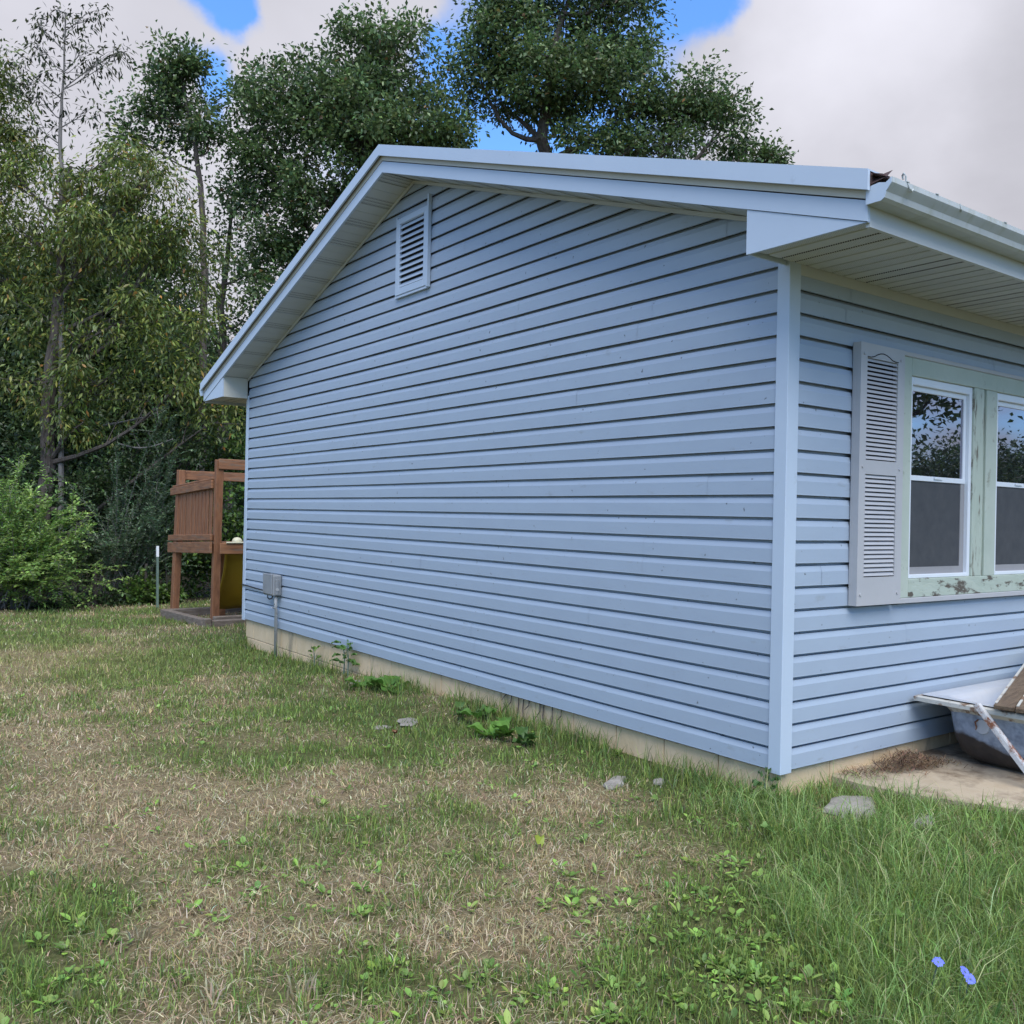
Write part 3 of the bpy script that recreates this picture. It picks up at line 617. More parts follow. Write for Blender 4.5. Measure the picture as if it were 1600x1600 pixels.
for i in range(11):
    y = yN+.16+i*.150; jt = rs.uniform(-.006, .006)
    pb('slat', (xa-.052+jt, y+.03, .79), (xa-.052+jt, y, 1.60-.045*(y-yN)), .020, .112+rs.uniform(-.012, .012), m_wood, up=(0, 1, 0))
for i in range(9):
    y = yN+.1+i*.19; pb('deck_board', (xa-.05, y, .765-.03*(y-yN)), (xb, y, .765-.03*(y-yN)), .16, .028, m_woodh)
sl_ = MB(); rows = []                       # yellow slide: curved chute
for i in range(13):
    t = i/12; x = xa+.43+.02*t; yy = yN+.25-.05*t+.62*t*t; zz_ = .70-1.0*t+.10*t*t*t
    for (dx, dzz, dyy) in ((-.29, .02, -.12), (-.26, 0, -.10), (-.22, -.02, .0), (.0, -.03, .0), (.22, -.02, 0), (.26, 0, -.10), (.29, .02, -.12)): rows.append((x+dx*(1-.25*max(0, t-.6)), yy+dyy, zz_+dzz))
fs_ = [(i*7+j, i*7+j+1, (i+1)*7+j+1, (i+1)*7+j) for i in range(12) for j in range(6)]
sd = rel(sl_.add(rows, fs_).build('slide', m_slide, ps, smooth=True), ps)
so_ = sd.modifiers.new('solid', 'SOLIDIFY'); so_.thickness = .02
rel(MB().tube([(xa+.10, yN-.06, .775), (xb, yN-.06, .775)], .012, 6).build('rope', m_rope, ps), ps)
bl = MB(); 
for i in range(5):
    pass
ball = loft([[(xa+.28+.075*math.sin(a)*math.cos(t), yN+.02+.075*math.sin(a)*math.sin(t), .79+.06*math.cos(a)) for t in np.linspace(0, 6.2832, 13)[:-1]] for a in (3.0, 2.4, 1.8, 1.2, .6, .12)], True, True).build('rope_knot', m_rope, ps, smooth=True); rel(ball, ps)
tb = empty('timber_border', (.5, 10, pz)); tag(tb, 'grey weathered landscape timber border on the ground under the playset', 'timber border')
def tbb(a, b_): return rel(MB().bar(a, b_, .10, .20).build('timber', m_greywood, tb, bevel=.01), tb)
tbb((.36, 9.62, pz+.03), (2.3, 9.62, pz+.03)); tbb((.30, 9.68, pz+.045), (.27, 11.55, pz+.01)); tbb((.30, 11.6, pz), (2.3, 11.6, pz)); tbb((.305, 9.57, pz+.06), (.305, 9.665, pz+.06)); tbb((.45, 9.80, pz+.06), (1.3, 9.83, pz+.06))

tp = empty('fence_post', (.62, 13.15, -.42)); tag(tp, 'thin green metal stake with white top at the edge of the woods', 'fence post')
rel(MB().bar((.62, 13.15, -.6), (.60, 13.15, .42), .035, .035).build('stake', m_post_g, tp), tp); rel(MB().bar((.60, 13.15, .4205), (.597, 13.15, .60), .038, .038).build('stake_tip', m_white, tp), tp)

# ------------------------------------------------------------------ stones, litter
def stone(px, py, rx, ry, rz, lab, rot=0, z=None):
    p = onz(px, py, -.15); p = onz(px, py, g1(p[0], p[1])) if z is None else onz(px, py, z); zg = g1(p[0], p[1]) if z is None else z
    rr = random.Random(int(px)); n = 14; rings = []
    pr = [rr.uniform(.75, 1.15) for _ in range(n)]
    for (k, zz_) in ((.9, -.3), (1.0, .35), (.93, .75), (.72, .98), (.35, 1.04)):
        rings.append([(rx*k*pr[i]*math.cos(i*6.2832/n), ry*k*pr[i]*math.sin(i*6.2832/n), rz*zz_*rr.uniform(.93, 1.07)) for i in range(n)])
    o = loft(rings, True, True).build('flat_stone', m_stone, smooth=False); o.location = (p[0], p[1], zg); o.rotation_euler = (rr.uniform(-.06, .06), rr.uniform(-.06, .06), rot)
    return tag(o, lab, 'stone', 'flat stones in the grass')
stone(962, 1226, .10, .05, .028, 'small pale wedge-shaped stone in the grass beside the gable foundation', .5)
stone(1330, 1268, .18, .11, .042, 'wide grey flat stone in tall grass at the edge of the slab', .3)
stone(1440, 1290, .10, .05, .035, 'low tan flat stone half buried at the front of the slab', .2)
stone(640, 1128, .18, .08, .012, 'thin grey flat stone sunk in the lawn among wall weeds', .9)
stone(597, 1136, .08, .05, .010, 'small dark flat stone chip in the lawn by the wall weeds', .2)
stone(556, 1069, .06, .04, .025, 'small tan stone in weeds below the foundation', .2)
stone(1030, 1224, .05, .035, .018, 'tiny tan stone in dead grass at the gable foundation', .7)

# ------------------------------------------------------------------ foliage tools (numpy)
def unit(v): return v/np.maximum(np.linalg.norm(v, axis=-1, keepdims=True), 1e-9)
def leaf_arrays(pos, dirv, nrm, ln, wd, col, fold=.25):
    """diamond leaves folded on the midrib: 4 vertices, 2 triangles each"""
    d = unit(dirv); s = unit(np.cross(d, nrm)); n = np.cross(s, d); n_ = len(pos)
    ln = np.asarray(ln)[:, None]; wd = np.asarray(wd)[:, None]
    v = np.empty((n_, 4, 3)); v[:, 0] = pos; v[:, 2] = pos+d*ln
    m = pos+d*ln*.45+n*wd*fold; v[:, 1] = m+s*wd*.5; v[:, 3] = m-s*wd*.5
    b = np.arange(n_)[:, None]*4
    t = np.concatenate([b+np.array([[0, 1, 2]]), b+np.array([[0, 2, 3]])], 0)
    return v.reshape(-1, 3), t, np.repeat(col, 4, 0)
def oval_arrays(pos, dirv, nrm, ln, wd, col):
    d = unit(dirv); s = unit(np.cross(d, nrm)); n = np.cross(s, d); k = len(pos); ln = np.asarray(ln)[:, None]; wd = np.asarray(wd)[:, None]
    v = np.empty((k, 7, 3)); v[:, 0] = pos; v[:, 6] = pos+d*ln*.5-n*wd*.12
    for i, (t, w, h) in enumerate(((.28, .42, .05), (.68, .46, -.02), (1.0, 0, -.14), (.68, -.46, -.02), (.28, -.42, .05))): v[:, i+1] = pos+d*ln*t+s*wd*w+n*ln*h
    b = np.arange(k)[:, None]*7; t = np.concatenate([b+np.array([[6, a, a_]]) for a, a_ in ((0, 1), (1, 2), (2, 3), (3, 4), (4, 5), (5, 0))], 0)
    return v.reshape(-1, 3), t, np.repeat(col, 7, 0)
def tints(n, pal, wts, jit=.25, rng=RNG):
    pal = np.array(pal); k = rng.choice(len(pal), n, p=np.array(wts)/sum(wts)); c = pal[k]
    return np.clip(c*(1+jit*rng.standard_normal((n, 1)))*(1+.08*rng.standard_normal((n, 3))), .004, 1)
OAK = ([(.07, .118, .046), (.10, .16, .056), (.14, .205, .075), (.20, .265, .11), (.19, .12, .05)], [4, 4, 3, 1, .12])
CHERRY = ([(.085, .125, .032), (.14, .185, .04), (.205, .245, .052), (.30, .30, .065), (.38, .20, .05)], [4, 4, 2.6, .8, .2])
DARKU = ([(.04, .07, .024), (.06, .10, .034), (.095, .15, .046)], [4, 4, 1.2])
LIME = ([(.17, .28, .07), (.23, .36, .09), (.31, .45, .12)], [3, 4, 2])
BLUEG = ([(.07, .12, .06), (.105, .17, .085), (.15, .22, .12)], [3, 4, 2])
VINE = ([(.045, .08, .02), (.09, .16, .032), (.15, .25, .05)], [3, 4, 2])
def smooth_branch(a, b, n, sag, rng, r0, r1):
    a, b = np.array(a), np.array(b); pts = []; L_ = np.linalg.norm(b-a); o = rng.standard_normal(3)*L_*.08
    for i in range(n+1):
        t = i/n; p = a*(1-t)+b*t+o*math.sin(math.pi*t)+np.array([0, 0, sag*L_*math.sin(math.pi*t)]); pts.append(p)
    return pts, [r0*(1-i/n)+r1*i/n for i in range(n+1)]
def tree(name, label, Z, blobs, trunkpx, pal, leaf=(.12, .07), per=70, dens=2.0, clumps=1.0, group=None, bark=None, trunk_r=.22, droop=.15, cat='tree', clump_r=.42, depth=1.0, base=None, seed=0, twigs=True, twig_r=.012):
    """crown of ellipsoids (pixel centre, pixel radii, metres of depth offset); leaves hang on twig clumps inside each"""
    rng = np.random.default_rng(seed+100); k = FPX/Z; per = int(per*dens)
    base = P(trunkpx[0][0], trunkpx[0][1], Z) if base is None else np.array(base); base = np.array([base[0], base[1], g1(base[0], base[1])-.1])
    root = empty(name, tuple(base)); tag(root, label, cat, group)
    tr = MB(); path = [base]+[P(x, y, Z) for x, y in trunkpx[1:]]
    fine = []
    for i in range(len(path)-1):
        for j in range(4): fine.append(path[i]*(1-j/4)+path[i+1]*(j/4)+(rng.standard_normal(3)*trunk_r*.15 if (i+j) else 0))
    fine.append(path[-1]); nf = len(fine)
    tr.tube(fine, [trunk_r*(1-.78*i/(nf-1)) for i in range(nf)], 8)
    V, T, C = [], [], []; off = 0
    for (px, py, rx, ry, dz) in blobs:
        c = P(px, py, Z+dz); rw, rh = rx/k*(Z+dz)/Z, ry/k*(Z+dz)/Z; rd = .5*(rw+rh)*depth
        # nearest lower trunk point feeds this limb
        hd = min(np.linalg.norm(f_-c) for f_ in fine); fi = min(range(nf), key=lambda i: np.linalg.norm(fine[i]-(c-np.array([0, 0, .75*hd])))+(0 if fine[i][2] < c[2]+.1 else 3))
        pts, rad = smooth_branch(fine[fi], c, 5, -.05, rng, trunk_r*.36*(1-.5*fi/nf), max(.006, trunk_r*.08)); tr.tube(pts, rad, 6)
        vol = rw*rh*rd; nc = max(5, int(clumps*vol**.72*22))
        u = unit(rng.standard_normal((nc, 3)))*(rng.random((nc, 1))**.42)
        cc = c+(_rt*u[:, :1]*rw+_up*u[:, 1:2]*rh+_fw*u[:, 2:]*rd)
        if twigs:
            for q_ in cc:
                p2, r2 = smooth_branch(pts[rng.integers(2, 6)], q_, 3, .03, rng, twig_r, twig_r*.35); tr.tube(p2, r2, 4)
        nl = nc*per
        cr = clump_r*(.6+.8*rng.random(nc)); ci = np.repeat(np.arange(nc), per)
        g = rng.standard_normal((nl, 3))*np.array([.52, .52, .40]); pos = cc[ci]+g*cr[ci][:, None]
        dv = unit(g)*.8+rng.standard_normal((nl, 3))*.55+np.array([0, 0, -droop])
        nr = rng.standard_normal((nl, 3))*.6+np.array([0, 0, 1.])
        tone = (.8+.45*rng.random(nc))[ci][:, None]
        col = tints(nl, *pal, rng=rng)*tone
        v, t, cl = leaf_arrays(pos, dv, nr, leaf[0]*(.6+.7*rng.random(nl)), leaf[1]*(.6+.7*rng.random(nl)), col)
        V.append(v); T.append(t+off); C.append(cl); off += len(v)
    o = tr.build('trunk', bark or m_bark, root); rel(o, root)
    o = npmesh('crown', np.concatenate(V), np.concatenate(T), np.concatenate(C), m_leaf, root); rel(o, root)
    return root

# ---- big trees behind the house
tree('oak_tree', 'broad dark green oak tree rising behind the house at the roof ridge', 21,
     [(590, 105, 95, 70, 0), (480, 165, 100, 75, .3), (655, 175, 70, 75, -.3), (400, 190, 45, 70, .2), (560, 210, 110, 70, -.5), (420, 285, 65, 60, .4), (520, 300, 100, 60, 0), (700, 215, 38, 40, 0),
      (440, 370, 65, 40, .3), (395, 440, 45, 40, .2), (480, 400, 45, 35, .4), (640, 245, 80, 50, .6), (590, 60, 50, 40, 0)],
     [(575, 900), (575, 420), (570, 300), (585, 190), (590, 90)], OAK, leaf=(.125, .072), per=85, trunk_r=.30, seed=1, group='trees behind the house')
tree('oak_tree', 'tall oak tree with long spreading limbs behind the front roof slope', 22,
     [(790, 50, 75, 75, 0), (880, 20, 85, 80, .3), (965, 60, 60, 85, .2), (745, 110, 40, 50, .1), (840, 110, 75, 60, -.5), (930, 130, 80, 60, -.3), (1000, 160, 60, 55, 0), (780, 160, 50, 35, .4), (870, 180, 60, 35, .5),
      (1095, 140, 38, 50, 0), (1060, 200, 65, 45, .2), (1130, 200, 45, 45, 0), (1000, 225, 70, 35, -.3), (920, 225, 60, 30, -.2), (1165, 235, 35, 28, 0), (1205, 248, 14, 12, 0), (870, -80, 120, 70, 0), (990, -40, 50, 60, 0)],
     [(850, 900), (850, 420), (848, 260), (852, 170), (880, 20)], OAK, leaf=(.125, .072), per=82, trunk_r=.28, seed=2, group='trees behind the house')
# ---- the wood on the left
tree('oak_tree', 'slim oak with one tufted top limb between the droopy tree and broad oak', 20.5,
     [(268, 95, 34, 28, 0), (250, 120, 22, 18, 0), (300, 110, 16, 22, 0), (315, 165, 32, 36, 0), (275, 165, 40, 26, .2), (225, 165, 38, 26, 0), (330, 225, 28, 36, 0), (290, 215, 36, 24, .3), (215, 215, 45, 30, .2)],
     [(318, 905), (318, 420), (314, 290), (300, 200), (285, 130), (270, 90)], OAK, leaf=(.12, .07), per=70, trunk_r=.09, seed=3, group='trees of the wood')
tree('cherry_tree', 'yellow-green tree with drooping narrow leaves at the lawn edge', 17.5,
     [(120, 300, 95, 55, 0), (230, 290, 80, 50, -.3), (55, 380, 85, 65, .2), (165, 390, 95, 70, -.5), (275, 380, 70, 60, 0), (100, 490, 100, 60, 0), (220, 490, 80, 60, -.5), (310, 480, 50, 55, .2), (60, 590, 80, 55, .3), (170, 590, 90, 45, -.4), (290, 590, 70, 45, -.2),
      (350, 610, 40, 40, 0), (130, 660, 80, 30, -.4), (330, 660, 60, 28, -.3), (25, 270, 50, 50, .3), (190, 240, 70, 40, .2)],
     [(60, 925), (75, 650), (90, 480), (95, 330), (110, 260)], CHERRY, leaf=(.13, .042), per=64, trunk_r=.16, droop=.9, seed=4, group='trees of the wood', clump_r=.38)
tree('sapling', 'thin bare-stemmed sapling with sparse hanging leaves standing above the droopy tree', 17.5,
     [(100, 20, 26, 24, 0), (60, 40, 22, 30, 0), (135, 20, 20, 26, 0), (75, 85, 40, 28, 0), (130, 75, 28, 24, 0), (45, 110, 30, 28, 0), (105, 115, 40, 24, 0), (165, 100, 22, 16, 0), (65, 150, 40, 26, 0), (130, 180, 38, 22, 0), (60, 200, 40, 24, 0), (185, 82, 14, 8, 0)],
     [(96, 925), (96, 300), (95, 200), (98, 140), (103, 20)], ([(.035, .045, .02), (.06, .07, .03), (.08, .09, .04)], [3, 3, 1]), leaf=(.13, .04), per=20, dens=1, trunk_r=.055, droop=1.0, seed=5, group='trees of the wood', bark=m_bark_pale, clump_r=.26, clumps=1.3, twig_r=.007)
tree('shade_tree', 'dense dark olive tree at the end of the wood farthest from the house', 18.5,
     [(5, 110, 26, 45, 0), (-20, 190, 55, 60, 0), (25, 240, 45, 60, .2), (-10, 330, 55, 60, 0), (-60, 130, 60, 90, 0), (-60, 300, 60, 90, 0), (10, 440, 50, 60, .3)],
     [(-20, 925), (-20, 500), (-20, 250), (-10, 110)], CHERRY, leaf=(.13, .045), per=70, trunk_r=.18, droop=.7, seed=6, group='trees of the wood', clump_r=.4)
tree('shade_tree', 'dark leafy tree with sky gaps between the broad oak and the rear eave', 23,
     [(370, 330, 50, 50, 0), (340, 300, 30, 40, 0), (345, 410, 45, 50, 0), (380, 500, 35, 40, 0), (330, 520, 45, 50, .3), (365, 570, 40, 40, .2), (300, 420, 40, 60, .4), (290, 540, 60, 50, .5), (400, 420, 30, 25, 0)],
     [(350, 905), (350, 600), (345, 480), (362, 330)], OAK, leaf=(.12, .075), per=40, dens=1.2, clumps=.7, trunk_r=.18, seed=7, group='trees of the wood')
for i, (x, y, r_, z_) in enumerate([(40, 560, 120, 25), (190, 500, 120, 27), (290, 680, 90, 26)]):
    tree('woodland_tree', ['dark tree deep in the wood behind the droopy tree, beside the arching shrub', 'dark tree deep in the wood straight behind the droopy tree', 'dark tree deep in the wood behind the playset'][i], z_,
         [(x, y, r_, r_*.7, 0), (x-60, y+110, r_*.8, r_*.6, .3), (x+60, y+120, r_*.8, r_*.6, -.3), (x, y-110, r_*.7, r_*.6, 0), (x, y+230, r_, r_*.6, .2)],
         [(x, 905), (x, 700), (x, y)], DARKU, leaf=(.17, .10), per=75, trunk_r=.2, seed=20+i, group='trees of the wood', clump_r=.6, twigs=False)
# ---- shrubs along the lawn edge
def bush(label, Z, blobs, pal, leaf, per, seed, clump_r=.3, droop=.1, name='understory_shrub', clumps=1.0):
    x = blobs[0][0]; return tree(name, label, Z, blobs, [(x, 930), (x, 880), (x, blobs[0][1])], pal, leaf=leaf, per=per, trunk_r=.04, seed=seed, cat='shrub', group='shrubs at the edge of the wood', clump_r=clump_r, droop=droop, clumps=clumps, twig_r=.006)
bush('dark green shrub at the wood edge behind the bright arching shrub', 17.6, [(120, 760, 95, 60, 0), (60, 700, 80, 50, .2), (180, 720, 70, 50, .2), (150, 850, 90, 60, .1), (60, 860, 80, 60, .3)], DARKU, (.09, .045), 80, 31, .34)
bush('dark green shrub at the wood edge beside the metal stake', 17.4, [(225, 800, 60, 70, 0), (250, 720, 55, 50, .2), (200, 890, 60, 45, -.1), (240, 880, 40, 45, 0), (300, 700, 60, 50, .3)], DARKU, (.09, .045), 80, 32, .34)
bush('vine-covered bright green thicket behind the playset', 18.0, [(350, 790, 55, 50, 0), (370, 710, 50, 50, .2), (330, 870, 50, 45, 0), (380, 880, 40, 50, .2), (300, 900, 40, 40, 0), (310, 800, 40, 60, .4)], VINE, (.10, .08), 70, 33, .32)
bush('low bright green sprout at the foot of the metal stake', 16.4, [(228, 912, 22, 20, 0), (215, 935, 30, 12, -.2), (258, 925, 16, 16, .1)], VINE, (.09, .06), 55, 34, .18)
bush('low dark weeds along the lawn edge under the shrubs', 16.2, [(150, 938, 60, 12, 0), (60, 945, 60, 14, -.4), (0, 955, 50, 14, -.6), (210, 938, 30, 9, .1)], DARKU, (.08, .05), 60, 35, .18, clumps=1.6)

def arching(label, Z, basepx, tips, pal, seed, leaf=(.045, .022), nper=5, name='arching_shrub', step=.022, jit=38):
    """fountain of long stems, small leaves set in pairs along every stem and side shoot"""
    rng = np.random.default_rng(seed); b0 = P(basepx[0], basepx[1], Z); b0 = np.array([b0[0], b0[1], g1(b0[0], b0[1])])
    root = empty(name, tuple(b0)); tag(root, label, 'shrub', 'shrubs at the edge of the wood'); st = MB(); V, T, C = [], [], []; off = 0
    for (tx, ty, dz) in tips:
        for k in range(nper):
            tip = P(tx+rng.normal()*jit, ty+rng.normal()*jit*.7, Z+dz+rng.normal()*.5)
            bs = b0+np.array([rng.normal()*.25, rng.normal()*.25, 0]); L_ = np.linalg.norm(tip-bs)
            mid = bs*.45+tip*.55+np.array([0, 0, .22*L_]); ts = np.linspace(0, 1, 9)[:, None]
            cv = bs*(1-ts)**2+2*mid*ts*(1-ts)+tip*ts**2
            st.tube(cv, [.010*(1-.85*i/8) for i in range(9)], 4)
            # side shoots
            shoots = [(cv, .25)]
            for s_ in range(9):
                t = rng.uniform(.3, .98); p0 = bs*(1-t)**2+2*mid*t*(1-t)+tip*t*t; tg = unit(2*(1-t)*(mid-bs)+2*t*(tip-mid))
                d = unit(tg+rng.normal(size=3)*.55+np.array([0, 0, .1])); ll = rng.uniform(.18, .5)
                tt = np.linspace(0, 1, 5)[:, None]; sv = p0+d*ll*tt+np.array([0, 0, -.12])*ll*tt*tt; shoots.append((sv, 0.)); st.tube(sv, [.004, .0035, .003, .002, .0015], 3)
            for sv, t0 in shoots:
                seg = np.linalg.norm(np.diff(sv, axis=0), axis=1); tot = seg.sum(); n = int(tot/step)
                if n < 2: continue
                u = np.linspace(t0, 1, n)*(len(sv)-1); i = np.minimum(u.astype(int), len(sv)-2); f = (u-i)[:, None]
                pos = sv[i]*(1-f)+sv[i+1]*f; tg = unit(sv[i+1]-sv[i]); side = unit(np.cross(tg, np.array([0, 0, 1.]))); sg = np.where(np.arange(n) % 2, 1, -1)[:, None]
                dv = side*sg*.9+tg*.55+rng.normal(size=(n, 3))*.3; nr = np.array([0, 0, 1.])+rng.normal(size=(n, 3))*.35
                col = tints(n, *pal, rng=rng)*rng.uniform(.8, 1.25)
                v, t_, c_ = leaf_arrays(pos, dv, nr, leaf[0]*(.7+.6*rng.random(n)), leaf[1]*(.7+.6*rng.random(n)), col); V.append(v); T.append(t_+off); C.append(c_); off += len(v)
    rel(st.build('stems', m_bark_pale, root), root); rel(npmesh('foliage', np.concatenate(V), np.concatenate(T), np.concatenate(C), m_leaf, root), root)
arching('bright yellow-green arching shrub at the lawn edge, farthest from the playset', 15.2, (-10, 950), [(0, 740, 0), (40, 780, .2), (90, 800, 0), (110, 860, 0), (70, 840, -.3), (20, 820, -.5), (-30, 780, 0), (120, 900, 0), (50, 900, -.4), (0, 880, -.5), (90, 830, .4), (-40, 860, -.3)], LIME, 41, nper=9, leaf=(.07, .036))
arching('blue-green shrub with flat layered sprays next to the playset', 16.8, (190, 930), [(250, 700, 0), (235, 740, 0), (265, 780, -.1), (240, 820, -.2), (215, 770, 0), (185, 800, -.2), (170, 850, -.3), (150, 720, .2), (255, 850, 0)], BLUEG, 42, nper=6, leaf=(.065, .032))
# loose wood mass far behind, closing the view between the trunks
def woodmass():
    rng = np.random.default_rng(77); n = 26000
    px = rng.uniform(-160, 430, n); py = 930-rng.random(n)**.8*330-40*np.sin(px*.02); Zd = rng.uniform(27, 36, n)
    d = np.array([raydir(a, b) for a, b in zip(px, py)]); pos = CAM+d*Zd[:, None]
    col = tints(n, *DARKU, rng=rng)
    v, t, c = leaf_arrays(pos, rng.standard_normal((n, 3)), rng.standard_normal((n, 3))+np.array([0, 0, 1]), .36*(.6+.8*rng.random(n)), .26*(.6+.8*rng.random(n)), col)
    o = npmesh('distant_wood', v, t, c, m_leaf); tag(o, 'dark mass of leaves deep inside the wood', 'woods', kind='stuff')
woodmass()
# dead pale branches in the wood
for i, (a, b_, Z_, lab) in enumerate([((255, 640, ), (160, 665), 16.9, 'bare pale dead branch over the shrubs near the rear eave'), ((270, 686), (185, 693), 16.7, 'bare pale dead branch above the layered blue-green shrub')]):
    rg = np.random.default_rng(90+i); p0, p1 = P(a[0], a[1], Z_), P(b_[0], b_[1], Z_+.8); pts, rad = smooth_branch(p0, p1, 7, .03, rg, .012, .022); mb = MB().tube(pts, rad, 5)
    for j in (2, 4): mb.tube(smooth_branch(pts[j], pts[j]+np.array([-.1, -.1, .25])+rg.normal(size=3)*.1, 3, 0, rg, .01, .004)[0], [.009, .007, .005, .003], 4)
    tag(mb.build('dead_branch', m_bark_pale), lab, 'branch', 'dead branches')
# ---- front-yard trees the window panes mirror
def yardtree(loc, label, h, cr, seed, pal, name='yard_tree', low=.0, nb=10):
    rng = np.random.default_rng(seed); root = empty(name, (loc[0], loc[1], g1(*loc))); tag(root, label, 'tree', 'trees of the front yard'); tr = MB()
    base = np.array([loc[0], loc[1], g1(*loc)-.1]); top = base+np.array([0, 0, h]); tr.tube([base, base*.6+top*.4, top], [.2, .15, .05], 8); V, T, C = [], [], []; off = 0
    for i in range(nb):
        u = unit(rng.standard_normal(3))*rng.random()**.4; c = np.array([loc[0]+u[0]*cr, loc[1]+u[1]*cr, low+(h-low)*(.5+.5*u[2])]); pts, rad = smooth_branch(base*.5+top*.5, c, 4, .05, rng, .07, .02); tr.tube(pts, rad, 5)
        nl = 1100; g = rng.standard_normal((nl, 3))*np.array([.75, .75, .5]); pos = c+g
        v, t, cl = leaf_arrays(pos, rng.standard_normal((nl, 3)), rng.standard_normal((nl, 3))*.6+np.array([0, 0, 1]), .17*(.6+.7*rng.random(nl)), .10*(.6+.7*rng.random(nl)), tints(nl, *pal, rng=rng)); V.append(v); T.append(t+off); C.append(cl); off += len(v)
    rel(tr.build('trunk', m_bark, root), root); rel(npmesh('crown', np.concatenate(V), np.concatenate(T), np.concatenate(C), m_leaf, root), root)
yardtree((12.0, -7.2), 'leafy front-yard tree mirrored in the upper pane beside the shutter', 7.5, 3.0, 51, OAK, low=3.3, nb=16)
yardtree((26.0, -12.5), 'low round yard tree mirrored at the bottom of the upper panes', 3.6, 2.6, 52, DARKU, low=.6)
yardtree((31.0, -13.0), 'wide yard tree mirrored in the second window', 4.2, 3.0, 53, DARKU, low=.6)
yardtree((24.0, -15.5), 'short yard tree beside the mirrored ones', 3.2, 2.4, 54, DARKU, low=.5)
yardtree((36.0, -15.0), 'distant yard tree mirrored low in the second window', 4.6, 3.4, 55, DARKU, low=.6)

# ------------------------------------------------------------------ lawn
def blades(name, x, y, h, w, col, lean, rng, label, cat, mat=m_grass, z=None, curl=.6):
    n = len(x); az = rng.random(n)*6.2832; la = rng.random(n)*6.2832
    z = G(x, y)-.006 if z is None else z
    side = np.stack([np.cos(az), np.sin(az), np.zeros(n)], -1)*(w*.5)[:, None]; ld = np.stack([np.cos(la), np.sin(la), np.zeros(n)], -1)
    b = np.stack([x, y, z], -1); hx = lean*h
    up = np.sqrt(np.clip(1-lean**2, .02, 1))*h
    m = b+ld*(hx*.38)[:, None]; m[:, 2] += up*.58
    t = b+ld*(hx)[:, None]; t[:, 2] += up*(1-curl*lean**2)
    v = np.empty((n, 5, 3)); v[:, 0] = b-side; v[:, 1] = b+side; v[:, 2] = m+side*.75; v[:, 3] = m-side*.75; v[:, 4] = t
    k = np.arange(n)[:, None]*5
    o = npmesh(name, v.reshape(-1, 3), k+np.array([[3, 2, 4]]), np.repeat(col, 5, 0), mat, quads=k+np.array([[0, 1, 2, 3]]))
    return tag(o, label, cat, kind='stuff')
STONE = onz(1322, 1276, -.14)
def inhouse(x, y): return ((x > .02) & (y > .02) & (y < WID-.03)) | ((x > .48) & (y < .05) & (y > -1.1+.1*(vnoise(x, y, 6, 30)-.5)) & (y > -2.4*(x-.47)-.16+.2*(vnoise(x, y, 5, 31)-.5))) | (((x-STONE[0])**2/.038+(y-STONE[1])**2/.024) < 1) | ((x > .4) & (x < 2.2) & (y > 9.75) & (y < 11.5) & (RNG.random(np.shape(x)) < .5))
def sample(n, r0, r1, logr=True, a0=-38, a1=42):
    a = YAW+np.radians(RNG.uniform(a0, a1, n))
    r = np.exp(RNG.uniform(math.log(r0), math.log(r1), n)) if logr else np.sqrt(RNG.uniform(r0*r0, r1*r1, n))
    return CAM[0]+np.sin(a)*r, CAM[1]+np.cos(a)*r, r
GREEN = [(.16, .235, .05), (.22, .305, .07), (.30, .39, .10), (.12, .19, .06)]
DRY = [(.45, .365, .20), (.55, .465, .275), (.34, .255, .15), (.68, .60, .40)]
def lawn():
    xs1, ys1, r1 = sample(105000, 1.7, 3.6, False); xs2, ys2, r2 = sample(380000, 3.6, 18.5)
    x = np.concatenate([xs1, xs2]); y = np.concatenate([ys1, ys2]); r = np.concatenate([r1, r2])
    far = y > 14.2+.5*np.sin(x*1.3); keep = ~inhouse(x, y) & ~far & (RNG.random(len(x)) < np.where(r < 7, np.clip(2.2*vnoise(x, y, 11, 21)-.15, .22, 1), 1)); x, y, r = x[keep], y[keep], r[keep]; n = len(x)
    d = dryness(x, y); tl = tallness(x, y); rnd = RNG.random(n)
    isdry = rnd < (.12+.80*d)*(1-.75*tl)
    clump = vnoise(x, y, 9, 6); h = (.020+.055*RNG.random(n)**1.4)*(.5+1.0*clump); h = np.where(isdry, h*.8, h)*(1+.9*tl); h = h*np.clip(r/6, 1, 1.6)**.6
    w = .0042*np.maximum(1, r/3.6)**.7*(.7+.6*RNG.random(n)); lean = np.where(isdry, RNG.uniform(.35, .97, n), RNG.uniform(.1, .85, n))
    farg = np.clip((r-7)/6, 0, 1)[:, None]
    g = tints(n, GREEN, [4, 4, 2, 2]); s = tints(n, DRY, [4, 3, 2, 1.2]); col = np.where(isdry[:, None], s, g)
    sun_patch = gfield([(60, 1010, 260, 40)], x, y)[:, None]*.5; col = col*(1-sun_patch)+sun_patch*np.array([.34, .34, .11])  # sunlight on the far lawn, painted into the blade colour
    blades('lawn_grass', x, y, h, w, col, lean, RNG, 'short patchy lawn of green and dried grass in front of the house', 'grass')
lawn()
def straw():
    x, y, r = sample(70000, 2.0, 9.5); k = ~inhouse(x, y); x, y, r = x[k], y[k], r[k]; d = dryness(x, y); k = RNG.random(len(x)) < d*.85*(1-tallness(x, y)); x, y, r = x[k], y[k], r[k]; n = len(x)
    blades('cut_straw', x, y, .04+.07*RNG.random(n)**2, .0028*np.maximum(1, r/3.6)**.75*np.ones(n), tints(n, DRY, [3, 3, 2, 3]), RNG.uniform(.93, .999, n), RNG, 'loose dry grass clippings scattered over the lawn', 'clippings', z=G(x, y)+.004+.02*RNG.random(n))
straw()
